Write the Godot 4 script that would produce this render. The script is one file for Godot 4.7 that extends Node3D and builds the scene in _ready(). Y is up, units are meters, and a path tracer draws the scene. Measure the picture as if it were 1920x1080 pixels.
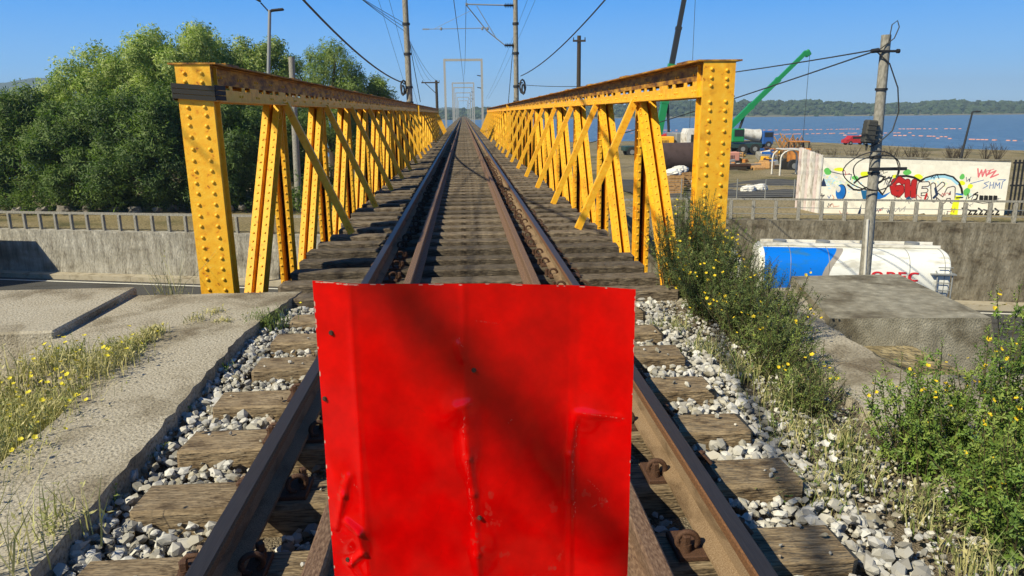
extends Node3D
# Distances are in metres: X to the right of the track, Y above the rail heads, F forward along the track.

var rng := RandomNumberGenerator.new()
var taken := {}
var M := {}
const SUN := Vector3(0.90, -1.0, -0.65)          # the way sunlight travels

func V(x: float, y: float, f: float) -> Vector3:
	return Vector3(x, y, -f)

# ------------------------------------------------------------------ mesh collector
class MB:
	var v := PackedVector3Array()
	var n := PackedVector3Array()
	var c := PackedColorArray()
	var uv := PackedVector2Array()
	var col := Color.WHITE
	func t(a: Vector3, b: Vector3, d: Vector3, o: Vector3) -> void:
		var k := (d - a).cross(b - a)
		if k.dot(o) < 0.0:
			var s := b; b = d; d = s; k = -k
		k = k.normalized()
		v.append(a); v.append(b); v.append(d)
		for i in 3:
			n.append(k); c.append(col)
	func ts(a: Vector3, b: Vector3, d: Vector3, na: Vector3, nb: Vector3, nd: Vector3) -> void:
		if (d - a).cross(b - a).dot(na + nb + nd) < 0.0:
			v.append(a); v.append(d); v.append(b); n.append(na); n.append(nd); n.append(nb)
		else:
			v.append(a); v.append(b); v.append(d); n.append(na); n.append(nb); n.append(nd)
		for i in 3: c.append(col)
	func q(a: Vector3, b: Vector3, d: Vector3, e: Vector3, o: Vector3) -> void:
		t(a, b, d, o); t(a, d, e, o)
	func quv(a: Vector3, b: Vector3, d: Vector3, e: Vector3, o: Vector3) -> void:   # uv: a bottom left, b bottom right, d top right, e top left
		var m := {a: Vector2(0, 1), b: Vector2(1, 1), d: Vector2(1, 0), e: Vector2(0, 0)}
		var s := v.size()
		t(a, b, d, o); t(a, d, e, o)
		for i in range(s, v.size()): uv.append(m[v[i]])
	func qs(a: Vector3, b: Vector3, d: Vector3, e: Vector3, na: Vector3, nb: Vector3, nd: Vector3, ne: Vector3) -> void:
		ts(a, b, d, na, nb, nd); ts(a, d, e, na, nd, ne)
	func box(p: Vector3, s: Vector3, bs := Basis.IDENTITY, bev := 0.0) -> void:
		var h := s * 0.5
		var g := minf(bev, minf(h.x, minf(h.y, h.z)) * 0.8)
		for ax in 3:
			var u := (ax + 1) % 3
			var w := (ax + 2) % 3
			for sg in [-1.0, 1.0]:
				var r: Array[Vector3] = []
				for pr in [[-1, -1], [1, -1], [1, 1], [-1, 1]]:
					var k := Vector3.ZERO
					k[ax] = h[ax] * sg; k[u] = (h[u] - g) * pr[0]; k[w] = (h[w] - g) * pr[1]
					r.append(p + bs * k)
				var o := Vector3.ZERO
				o[ax] = sg
				q(r[0], r[1], r[2], r[3], bs * o)
		if g <= 0.0: return
		for ax in 3:
			var u := (ax + 1) % 3
			var w := (ax + 2) % 3
			for su in [-1.0, 1.0]:
				for sw in [-1.0, 1.0]:
					var r: Array[Vector3] = []
					for pr in [[-1.0, 0], [1.0, 0], [1.0, 1], [-1.0, 1]]:
						var k := Vector3.ZERO
						k[ax] = (h[ax] - g) * pr[0]
						k[u] = (h[u] - (g if pr[1] == 1 else 0.0)) * su
						k[w] = (h[w] - (0.0 if pr[1] == 1 else g)) * sw
						r.append(p + bs * k)
					var o := Vector3.ZERO
					o[u] = su; o[w] = sw
					q(r[0], r[1], r[2], r[3], bs * o)
		for sx in [-1.0, 1.0]:
			for sy in [-1.0, 1.0]:
				for sz in [-1.0, 1.0]:
					var sg := Vector3(sx, sy, sz)
					t(p + bs * (sg * (h - Vector3(0, g, g))), p + bs * (sg * (h - Vector3(g, 0, g))), p + bs * (sg * (h - Vector3(g, g, 0))), bs * sg)
	func plate(a: Vector3, b: Vector3, wide: Vector3, thick: Vector3) -> void:      # bar from a to b, full width and thickness vectors
		var r: Array[Vector3] = []
		for e in [a, b]:
			for pr in [[-1, -1], [1, -1], [1, 1], [-1, 1]]:
				r.append(e + wide * 0.5 * pr[0] + thick * 0.5 * pr[1])
		var ctr := (a + b) * 0.5
		for f in [[0, 1, 2, 3], [4, 5, 6, 7], [0, 1, 5, 4], [1, 2, 6, 5], [2, 3, 7, 6], [3, 0, 4, 7]]:
			var m: Vector3 = (r[f[0]] + r[f[1]] + r[f[2]] + r[f[3]]) * 0.25
			q(r[f[0]], r[f[1]], r[f[2]], r[f[3]], m - ctr)
	func tube(pts: Array, r0: float, r1: float, sides := 8, caps := true) -> void:
		var k := pts.size()
		var ring: Array = []
		var up := Vector3.UP
		for i in k:
			var p: Vector3 = pts[i]
			var d: Vector3 = ((pts[mini(i + 1, k - 1)] as Vector3) - (pts[maxi(i - 1, 0)] as Vector3)).normalized()
			if absf(d.dot(up)) > 0.95: up = Vector3.RIGHT if absf(d.x) < 0.7 else Vector3.BACK
			var x := d.cross(up).normalized()
			var y := x.cross(d)
			up = y
			var r := lerpf(r0, r1, float(i) / maxf(k - 1, 1))
			var one: Array = []
			for j in sides:
				var an := TAU * j / sides
				var o := x * cos(an) + y * sin(an)
				one.append([p + o * r, o])
			ring.append(one)
		for i in k - 1:
			for j in sides:
				var e := (j + 1) % sides
				qs(ring[i][j][0], ring[i][e][0], ring[i + 1][e][0], ring[i + 1][j][0], ring[i][j][1], ring[i][e][1], ring[i + 1][e][1], ring[i + 1][j][1])
		if caps:
			for i in [0, k - 1]:
				var d: Vector3 = ((pts[0] as Vector3) - (pts[1] as Vector3)) if i == 0 else ((pts[k - 1] as Vector3) - (pts[k - 2] as Vector3))
				for j in range(1, sides - 1):
					t(ring[i][0][0], ring[i][j][0], ring[i][j + 1][0], d)
	func dome(p: Vector3, o: Vector3, r: float, hgt: float, sides := 8) -> void:
		o = o.normalized()
		var x := o.cross(Vector3.UP if absf(o.y) < 0.8 else Vector3.RIGHT).normalized()
		var y := o.cross(x)
		var rows := [[1.0, 0.0], [0.93, 0.38], [0.66, 0.76], [0.0, 1.0]]
		for i in 3:
			for j in sides:
				var cs: Array = []
				for e in [[i, j], [i, j + 1], [i + 1, j + 1], [i + 1, j]]:
					var an: float = TAU * e[1] / sides
					var rd: Vector3 = x * cos(an) + y * sin(an)
					var rw: Array = rows[e[0]]
					cs.append([p + rd * r * rw[0] + o * hgt * rw[1], (rd * rw[0] + o * (rw[1] + 0.05)).normalized()])
				qs(cs[0][0], cs[1][0], cs[2][0], cs[3][0], cs[0][1], cs[1][1], cs[2][1], cs[3][1])
	func extrude(prof: PackedVector2Array, a: Vector3, b: Vector3, x: Vector3, y: Vector3) -> void:    # closed outline swept from a to b
		var ctr := Vector2.ZERO
		for p in prof: ctr += p / prof.size()
		for i in prof.size():
			var p := prof[i]
			var s := prof[(i + 1) % prof.size()]
			var e := s - p
			var o2 := Vector2(e.y, -e.x)
			if Geometry2D.is_point_in_polygon((p + s) * 0.5 + o2.normalized() * 0.0004, prof): o2 = -o2
			q(a + x * p.x + y * p.y, a + x * s.x + y * s.y, b + x * s.x + y * s.y, b + x * p.x + y * p.y, x * o2.x + y * o2.y)
		var ix := Geometry2D.triangulate_polygon(prof)
		for e in [[a, a - b], [b, b - a]]:
			for i in range(0, ix.size(), 3):
				t(e[0] + x * prof[ix[i]].x + y * prof[ix[i]].y, e[0] + x * prof[ix[i + 1]].x + y * prof[ix[i + 1]].y, e[0] + x * prof[ix[i + 2]].x + y * prof[ix[i + 2]].y, e[1])
	func put(src, xf: Transform3D, color := Color(-1, 0, 0)) -> void:           # a baked copy of another collector
		v.append_array(xf * src.v)
		n.append_array(Transform3D(xf.basis.orthonormalized(), Vector3.ZERO) * src.n)
		if color.r < 0.0:
			c.append_array(src.c)
		else:
			var cc := PackedColorArray()
			cc.resize(src.v.size())
			cc.fill(color)
			c.append_array(cc)
	func mesh() -> ArrayMesh:
		var a := []
		a.resize(Mesh.ARRAY_MAX)
		a[Mesh.ARRAY_VERTEX] = v
		a[Mesh.ARRAY_NORMAL] = n
		a[Mesh.ARRAY_COLOR] = c
		if uv.size() == v.size(): a[Mesh.ARRAY_TEX_UV] = uv
		var m := ArrayMesh.new()
		m.add_surface_from_arrays(Mesh.PRIMITIVE_TRIANGLES, a)
		return m

# ------------------------------------------------------------------ objects
func numbered(called: String) -> String:
	var k: int = taken.get(called, 0)
	taken[called] = k + 1
	return called if k == 0 else "%s_%03d" % [called, k]

func tag(o: Node3D, label: String, category: String, group := "") -> Node3D:
	o.set_meta("label", label); o.set_meta("category", category)
	if group: o.set_meta("group", group)
	return o

func thing(called: String, label: String, category: String, at := Vector3.ZERO, turn := 0.0, group := "") -> Node3D:
	var o := Node3D.new()
	o.name = numbered(called)
	add_child(o, true)
	o.position = at; o.rotation.y = turn
	return tag(o, label, category, group)

func obj(called: String, mb, m: Material, parent: Node3D = null) -> MeshInstance3D:
	var o := MeshInstance3D.new()
	o.mesh = mb if mb is Mesh else mb.mesh()
	o.material_override = m
	if parent:
		o.name = called
		parent.add_child(o, true)
	else:
		o.name = numbered(called)
		add_child(o, true)
	return o

func struct(called: String, mb, m: Material) -> MeshInstance3D:
	var o := obj(called, mb, m)
	o.set_meta("kind", "structure")
	return o

func stuff(o: Node3D) -> Node3D:
	o.set_meta("kind", "stuff")
	return o

func copy(o: Node3D, called: String, at: Vector3, turn := 0.0) -> Node3D:
	var r: Node3D = o.duplicate()
	r.name = numbered(called)
	add_child(r, true)
	r.position = at; r.rotation.y = turn
	return r

func line(a: Vector3, b: Vector3, sag: float, k := 12) -> Array:
	var r := []
	for i in k + 1:
		var s := float(i) / k
		r.append(a.lerp(b, s) - Vector3(0, sag * 4.0 * s * (1.0 - s), 0))
	return r

func basis_to(d: Vector3) -> Basis:                                # y axis along d
	d = d.normalized()
	var x := d.cross(Vector3.UP if absf(d.y) < 0.9 else Vector3.RIGHT).normalized()
	return Basis(x, d, x.cross(d))

# ------------------------------------------------------------------ materials
func lin(r: float, g: float, b: float) -> Color:
	return Color(r, g, b).linear_to_srgb()

func noise(sd: int, freq: float, oct := 5, type := FastNoiseLite.TYPE_SIMPLEX_SMOOTH, warp := 0.0) -> FastNoiseLite:
	var f := FastNoiseLite.new()
	f.seed = sd; f.frequency = freq; f.noise_type = type
	f.fractal_octaves = oct; f.fractal_gain = 0.6
	if oct < 2: f.fractal_type = FastNoiseLite.FRACTAL_NONE
	if warp > 0.0:
		f.domain_warp_enabled = true; f.domain_warp_amplitude = warp; f.domain_warp_frequency = freq * 1.5
	return f

func ntex(sd: int, freq: float, oct: int, ramp: Array, size := 512, warp := 0.0, type := FastNoiseLite.TYPE_SIMPLEX_SMOOTH) -> NoiseTexture2D:
	var t := NoiseTexture2D.new()
	t.width = size; t.height = size; t.seamless = true; t.seamless_blend_skirt = 0.15
	t.noise = noise(sd, freq, oct, type, warp)
	if ramp:
		var g := Gradient.new()
		var offs := PackedFloat32Array()
		var cols := PackedColorArray()
		for r in ramp:
			offs.append(r[0]); cols.append(r[1])
		g.offsets = offs; g.colors = cols
		t.color_ramp = g
	return t

func ntex_normal(sd: int, freq: float, oct: int, bump: float, size := 512) -> NoiseTexture2D:
	var t := ntex(sd, freq, oct, [], size)
	t.as_normal_map = true; t.bump_strength = bump
	return t

func mat(color: Color, rough := 0.8, metal := 0.0) -> StandardMaterial3D:
	var m := StandardMaterial3D.new()
	m.albedo_color = color; m.roughness = rough; m.metallic = metal
	return m

func tmat(t: Texture2D, scale: Vector3, rough := 0.85, nrm: Texture2D = null, nscale := 1.0, metal := 0.0) -> StandardMaterial3D:
	var m := mat(Color.WHITE, rough, metal)
	m.albedo_texture = t
	m.uv1_triplanar = true; m.uv1_world_triplanar = true; m.uv1_scale = scale; m.uv1_triplanar_sharpness = 4.0
	if nrm:
		m.normal_enabled = true; m.normal_texture = nrm; m.normal_scale = nscale
	return m

func over(m: StandardMaterial3D, t: Texture2D, scale: Vector3) -> StandardMaterial3D:     # a second, coarser pattern multiplied in
	m.detail_enabled = true; m.detail_albedo = t; m.detail_blend_mode = BaseMaterial3D.BLEND_MODE_MUL
	m.detail_uv_layer = BaseMaterial3D.DETAIL_UV_2
	m.uv2_triplanar = true; m.uv2_world_triplanar = true; m.uv2_scale = scale
	return m

func vmat(rough := 0.8, back := Color.BLACK) -> StandardMaterial3D:
	var m := mat(Color.WHITE, rough)
	m.vertex_color_use_as_albedo = true
	if back != Color.BLACK:
		m.backlight_enabled = true; m.backlight = back
	return m

func make_materials() -> void:
	var grain := ntex_normal(5, 0.09, 4, 6.0)
	var fine := ntex_normal(6, 0.25, 2, 4.0)
	var blotch := ntex(41, 0.006, 4, [[0.0, Color(0.66, 0.63, 0.58)], [0.45, Color(0.95, 0.94, 0.92)], [1.0, Color(1, 1, 1)]], 512, 20.0)
	var wear := ntex(47, 0.012, 5, [[0.0, Color(0.48, 0.42, 0.36)], [0.38, Color(0.9, 0.88, 0.85)], [1.0, Color(1, 1, 1)]], 512, 25.0)
	var stain := ntex(48, 0.010, 5, [[0.0, Color(0.55, 0.50, 0.43)], [0.30, Color(0.80, 0.78, 0.74)], [0.48, Color(0.95, 0.94, 0.92)], [1.0, Color(1, 1, 1)]], 512, 30.0)
	M.blotch = blotch
	M.concrete = over(tmat(ntex(11, 0.07, 6, [[0.0, Color(0.31, 0.29, 0.24)], [0.26, Color(0.56, 0.535, 0.48)], [0.45, Color(0.665, 0.64, 0.585)], [0.65, Color(0.70, 0.675, 0.62)], [1.0, Color(0.84, 0.815, 0.76)]]), Vector3(1.1, 1.1, 1.1), 0.95, grain, 0.45), stain, Vector3(0.19, 0.19, 0.19))
	M.old_concrete = over(tmat(ntex(12, 0.03, 6, [[0.0, Color(0.44, 0.425, 0.38)], [0.4, Color(0.54, 0.525, 0.475)], [0.7, Color(0.59, 0.575, 0.525)], [1.0, Color(0.70, 0.685, 0.63)]]), Vector3(0.5, 0.35, 0.5), 0.95, fine, 0.3), stain, Vector3(0.3, 0.3, 0.3))
	var streak := ntex(13, 0.02, 5, [[0.0, Color(0.45, 0.43, 0.40)], [0.42, Color(0.61, 0.60, 0.57)], [0.65, Color(0.67, 0.66, 0.63)], [1.0, Color(0.75, 0.74, 0.71)]])
	M.wall_concrete = over(tmat(streak, Vector3(0.30, 0.05, 0.30), 0.95, grain, 0.4), blotch, Vector3(0.09, 0.2, 0.09))
	M.dark_wall = over(tmat(ntex(14, 0.02, 5, [[0.0, Color(0.34, 0.32, 0.28)], [0.42, Color(0.47, 0.45, 0.40)], [0.65, Color(0.53, 0.51, 0.46)], [1.0, Color(0.62, 0.60, 0.55)]]), Vector3(0.28, 0.06, 0.28), 0.95, grain, 0.3), wear, Vector3(0.15, 0.3, 0.15))
	M.pole_concrete = tmat(ntex(15, 0.03, 5, [[0.0, Color(0.40, 0.39, 0.36)], [0.5, Color(0.56, 0.55, 0.52)], [1.0, Color(0.68, 0.66, 0.62)]]), Vector3(1.2, 0.4, 1.2), 0.9)
	M.asphalt = over(tmat(ntex(16, 0.3, 3, [[0.0, Color(0.22, 0.22, 0.22)], [1.0, Color(0.36, 0.36, 0.36)]]), Vector3(1, 1, 1), 0.9, fine, 0.5), blotch, Vector3(0.07, 0.07, 0.3))
	M.wood = over(tmat(ntex(21, 0.035, 6, [[0.0, Color(0.24, 0.20, 0.15)], [0.32, Color(0.50, 0.44, 0.36)], [0.55, Color(0.62, 0.56, 0.47)], [1.0, Color(0.76, 0.70, 0.61)]], 512, 12.0), Vector3(0.35, 4.5, 4.5), 0.9, ntex_normal(22, 0.04, 5, 10.0), 0.9), wear, Vector3(0.7, 1.1, 1.1))
	M.deck_wood = over(tmat(ntex(24, 0.035, 6, [[0.0, Color(0.17, 0.15, 0.12)], [0.35, Color(0.41, 0.375, 0.33)], [0.6, Color(0.54, 0.50, 0.445)], [1.0, Color(0.71, 0.67, 0.61)]], 512, 12.0), Vector3(0.3, 4.5, 4.5), 0.9, ntex_normal(22, 0.04, 5, 10.0), 0.9), wear, Vector3(0.8, 0.8, 0.8))
	M.rail = over(tmat(ntex(31, 0.08, 5, [[0.0, Color(0.38, 0.29, 0.20)], [0.45, Color(0.52, 0.43, 0.33)], [0.7, Color(0.58, 0.50, 0.40)], [1.0, Color(0.66, 0.58, 0.48)]]), Vector3(5, 5, 2.2), 0.85, fine, 0.3), stain, Vector3(1.2, 1.2, 0.5))
	M.rail_head = tmat(ntex(30, 0.07, 5, [[0.0, Color(0.24, 0.15, 0.09)], [0.5, Color(0.42, 0.28, 0.16)], [1.0, Color(0.58, 0.42, 0.26)]]), Vector3(5, 5, 1.6), 0.75, fine, 0.3)
	M.running = tmat(ntex(32, 0.02, 4, [[0.0, Color(0.19, 0.175, 0.17)], [1.0, Color(0.31, 0.29, 0.28)]]), Vector3(30, 3, 0.5), 0.4, null, 1.0, 0.5)
	M.guard = tmat(ntex(33, 0.05, 5, [[0.0, Color(0.28, 0.19, 0.13)], [0.5, Color(0.45, 0.35, 0.27)], [1.0, Color(0.60, 0.50, 0.41)]]), Vector3(4, 4, 1.0), 0.7, fine, 0.4, 0.1)
	M.rust = tmat(ntex(34, 0.05, 5, [[0.0, Color(0.16, 0.10, 0.07)], [0.5, Color(0.30, 0.20, 0.14)], [1.0, Color(0.42, 0.30, 0.22)]]), Vector3(6, 6, 6), 0.8, fine, 0.5)
	M.yellow = over(tmat(ntex(35, 0.02, 6, [[0.0, Color(0.46, 0.24, 0.07)], [0.13, Color(0.84, 0.56, 0.08)], [0.28, Color(0.93, 0.69, 0.12)], [0.65, Color(0.94, 0.73, 0.17)], [1.0, Color(0.96, 0.79, 0.30)]], 512, 10.0), Vector3(1.1, 1.1, 1.1), 0.52, grain, 0.12), ntex(36, 0.006, 5, [[0.0, Color(0.80, 0.70, 0.60)], [0.28, Color(1, 0.97, 0.94)], [1.0, Color(1, 1, 1)]], 512, 25.0), Vector3(0.5, 0.5, 0.5))
	M.shaded_yellow = tmat(ntex(38, 0.02, 6, [[0.0, Color(0.24, 0.14, 0.06)], [0.35, Color(0.52, 0.34, 0.10)], [0.6, Color(0.68, 0.48, 0.13)], [1.0, Color(0.84, 0.64, 0.22)]], 512, 12.0), Vector3(0.9, 0.9, 0.25), 0.7, grain, 0.15)  # rusty yellow, darkened to paint in the shade on the upper chord
	M.gap_shade = tmat(ntex(37, 0.05, 4, [[0.0, Color(0.10, 0.07, 0.05)], [1.0, Color(0.22, 0.15, 0.09)]]), Vector3(3, 3, 3), 0.95)  # dark colour standing in for the shade inside the open members
	M.woods = []
	M.decks = []
	for k in [0.90, 0.95, 1.0, 1.0]:
		var a: StandardMaterial3D = M.wood.duplicate()
		a.albedo_color = Color(k, k * 0.99, k * 0.97)
		M.woods.append(a)
	for k in [0.74, 0.86, 0.95, 1.0]:
		var a: StandardMaterial3D = M.deck_wood.duplicate()
		a.albedo_color = Color(k, k * 0.985, k * 0.96)
		M.decks.append(a)
	M.stone = vmat(0.9)
	M.stone.normal_enabled = true; M.stone.normal_texture = grain; M.stone.uv1_triplanar = true; M.stone.uv1_world_triplanar = true; M.stone.uv1_scale = Vector3(8, 8, 8); M.stone.normal_scale = 0.6
	M.ballast = tmat(ntex(51, 0.12, 4, [[0.0, Color(0.22, 0.19, 0.15)], [0.5, Color(0.42, 0.38, 0.32)], [1.0, Color(0.66, 0.62, 0.55)]]), Vector3(1.4, 1.4, 1.4), 0.95, grain, 1.5)
	M.dirt = over(tmat(ntex(52, 0.05, 6, [[0.0, Color(0.34, 0.30, 0.23)], [0.5, Color(0.58, 0.53, 0.43)], [1.0, Color(0.76, 0.71, 0.61)]]), Vector3(0.25, 0.25, 0.25), 0.95, grain, 0.8), ntex(53, 0.01, 5, [[0.0, Color(0.45, 0.50, 0.30)], [0.4, Color(0.85, 0.84, 0.72)], [1.0, Color(1, 1, 1)]], 512, 20.0), Vector3(0.03, 0.03, 0.03))
	M.steel = mat(lin(0.30, 0.31, 0.31), 0.55, 0.4)
	M.mast = tmat(ntex(54, 0.03, 5, [[0.0, Color(0.36, 0.34, 0.30)], [0.5, Color(0.54, 0.52, 0.47)], [1.0, Color(0.66, 0.63, 0.58)]]), Vector3(1, 0.3, 1), 0.8)
	M.portal = mat(lin(0.34, 0.34, 0.33), 0.7)
	M.dark = mat(lin(0.018, 0.018, 0.02), 0.6)
	M.wire = mat(lin(0.03, 0.03, 0.032), 0.6)
	M.rubber = mat(lin(0.02, 0.02, 0.02), 0.85)
	M.green = mat(lin(0.012, 0.24, 0.07), 0.4)
	M.dark_green = mat(lin(0.02, 0.05, 0.045), 0.5)
	M.white = over(mat(lin(0.74, 0.74, 0.72), 0.5), blotch, Vector3(0.3, 0.3, 0.3))
	M.orange = over(mat(lin(0.55, 0.22, 0.04), 0.6), blotch, Vector3(0.5, 0.5, 0.5))
	M.redp = mat(lin(0.42, 0.02, 0.02), 0.5)
	M.blue = mat(lin(0.02, 0.09, 0.32), 0.4)
	M.timber = over(mat(lin(0.52, 0.30, 0.12), 0.8), blotch, Vector3(1.5, 1.5, 1.5))
	M.glass = mat(lin(0.02, 0.025, 0.03), 0.1)
	M.leaf = vmat(0.6, lin(0.25, 0.3, 0.05))
	M.tree_leaf = vmat(0.6, lin(0.55, 0.66, 0.16))
	M.flower = vmat(0.7, lin(0.4, 0.3, 0.02))
	M.bark = tmat(ntex(61, 0.05, 5, [[0.0, Color(0.12, 0.10, 0.08)], [1.0, Color(0.36, 0.31, 0.25)]]), Vector3(2, 0.5, 2), 0.95)
	M.wood_far = vmat(0.95)

# ------------------------------------------------------------------ scene
func _ready() -> void:
	rng.seed = 7
	# --- camera
	var cam := Camera3D.new()
	cam.name = "camera"
	var yaw := deg_to_rad(3.57)
	var pitch := deg_to_rad(13.35)
	var roll := deg_to_rad(0.6)
	var fw := Vector3(sin(yaw) * cos(pitch), -sin(pitch), -cos(yaw) * cos(pitch))
	var rt := Vector3(cos(yaw), 0, sin(yaw))
	var up := rt.cross(fw)
	cam.transform = Transform3D(Basis(rt * cos(roll) - up * sin(roll), up * cos(roll) + rt * sin(roll), -fw), Vector3(0, 1.35, 0))
	cam.fov = rad_to_deg(2.0 * atan(540.0 / 1380.0))
	cam.near = 0.05; cam.far = 5000.0
	add_child(cam)
	# --- sky, air, exposure
	var pano := Image.create(256, 256, false, Image.FORMAT_RGBF)
	var stops := [[-90.0, Color(0.149, 0.140, 0.121)], [-0.5, Color(0.186, 0.186, 0.177)], [0.0, Color(0.353, 0.539, 0.725)], [3.0, Color(0.195, 0.437, 0.772)], [8.0, Color(0.070, 0.307, 0.763)], [13.0, Color(0.042, 0.223, 0.595)], [20.0, Color(0.028, 0.153, 0.428)], [35.0, Color(0.016, 0.088, 0.260)], [60.0, Color(0.010, 0.058, 0.177)], [90.0, Color(0.008, 0.047, 0.149)]]
	for y in 256:
		var el := 90.0 - (y + 0.5) / 256.0 * 180.0
		var cc: Color = stops[0][1]
		for k in stops.size() - 1:
			if el >= stops[k][0]: cc = (stops[k][1] as Color).lerp(stops[k + 1][1], clampf((el - stops[k][0]) / (stops[k + 1][0] - stops[k][0]), 0.0, 1.0))
		for x in 256: pano.set_pixel(x, y, cc)
	var sky_mat := PanoramaSkyMaterial.new()
	sky_mat.panorama = ImageTexture.create_from_image(pano)
	var sky := Sky.new()
	sky.sky_material = sky_mat
	var env := Environment.new()
	env.background_mode = Environment.BG_SKY
	env.sky = sky
	env.tonemap_mode = Environment.TONE_MAPPER_LINEAR
	env.tonemap_exposure = 1.28
	env.fog_enabled = true
	env.fog_density = 0.0003
	env.fog_light_color = Color(0.72, 0.84, 0.95)
	env.sdfgi_enabled = true; env.ssao_enabled = true; env.ssil_enabled = true
	var we := WorldEnvironment.new()
	we.environment = env
	add_child(we)
	# --- sun: high, from behind the camera's left shoulder
	var sun := DirectionalLight3D.new()
	sun.name = "sun"
	sun.light_energy = 1.6
	sun.light_color = Color(1.0, 0.955, 0.83)
	sun.light_angular_distance = 0.5
	sun.shadow_enabled = true
	add_child(sun)
	sun.look_at_from_position(Vector3.ZERO, SUN.normalized())
	make_materials()
	build_setting()
	build_abutment()
	build_track()
	build_trusses()
	build_highway()
	build_panel()
	build_overhead()
	build_trees()
	build_yard()
	build_plants()

# ------------------------------------------------------------------ land, water, road
func wall_f(x: float) -> float:                                   # the far retaining wall stands askew to the track
	return 30.0 - 0.25 * x

func wall_top(x: float) -> float:
	return lerpf(-3.65, -2.70, smoothstep(-6.0, 9.0, x))

func shore_f(x: float) -> float:
	if x < 20.0: return lerpf(80.0, 165.0, smoothstep(-60.0, 20.0, x))
	if x < 60.0: return 165.0
	return maxf(165.0 - (x - 60.0) * 2.6, 42.0)

func land_y(x: float, f: float, ns: FastNoiseLite) -> float:
	var e := clampf((f - wall_f(x)) / maxf(shore_f(x) - wall_f(x), 1.0), 0.0, 1.6)
	var y := lerpf(wall_top(x) - 0.03, -5.0, minf(e, 1.0))
	if e < 1.0: y += ns.get_noise_2d(x * 3.0, f * 3.0) * 0.5 * smoothstep(0.0, 0.15, e)
	if e > 1.0: y = lerpf(-5.0, -8.0, (e - 1.0) / 0.6)
	return y

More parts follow.
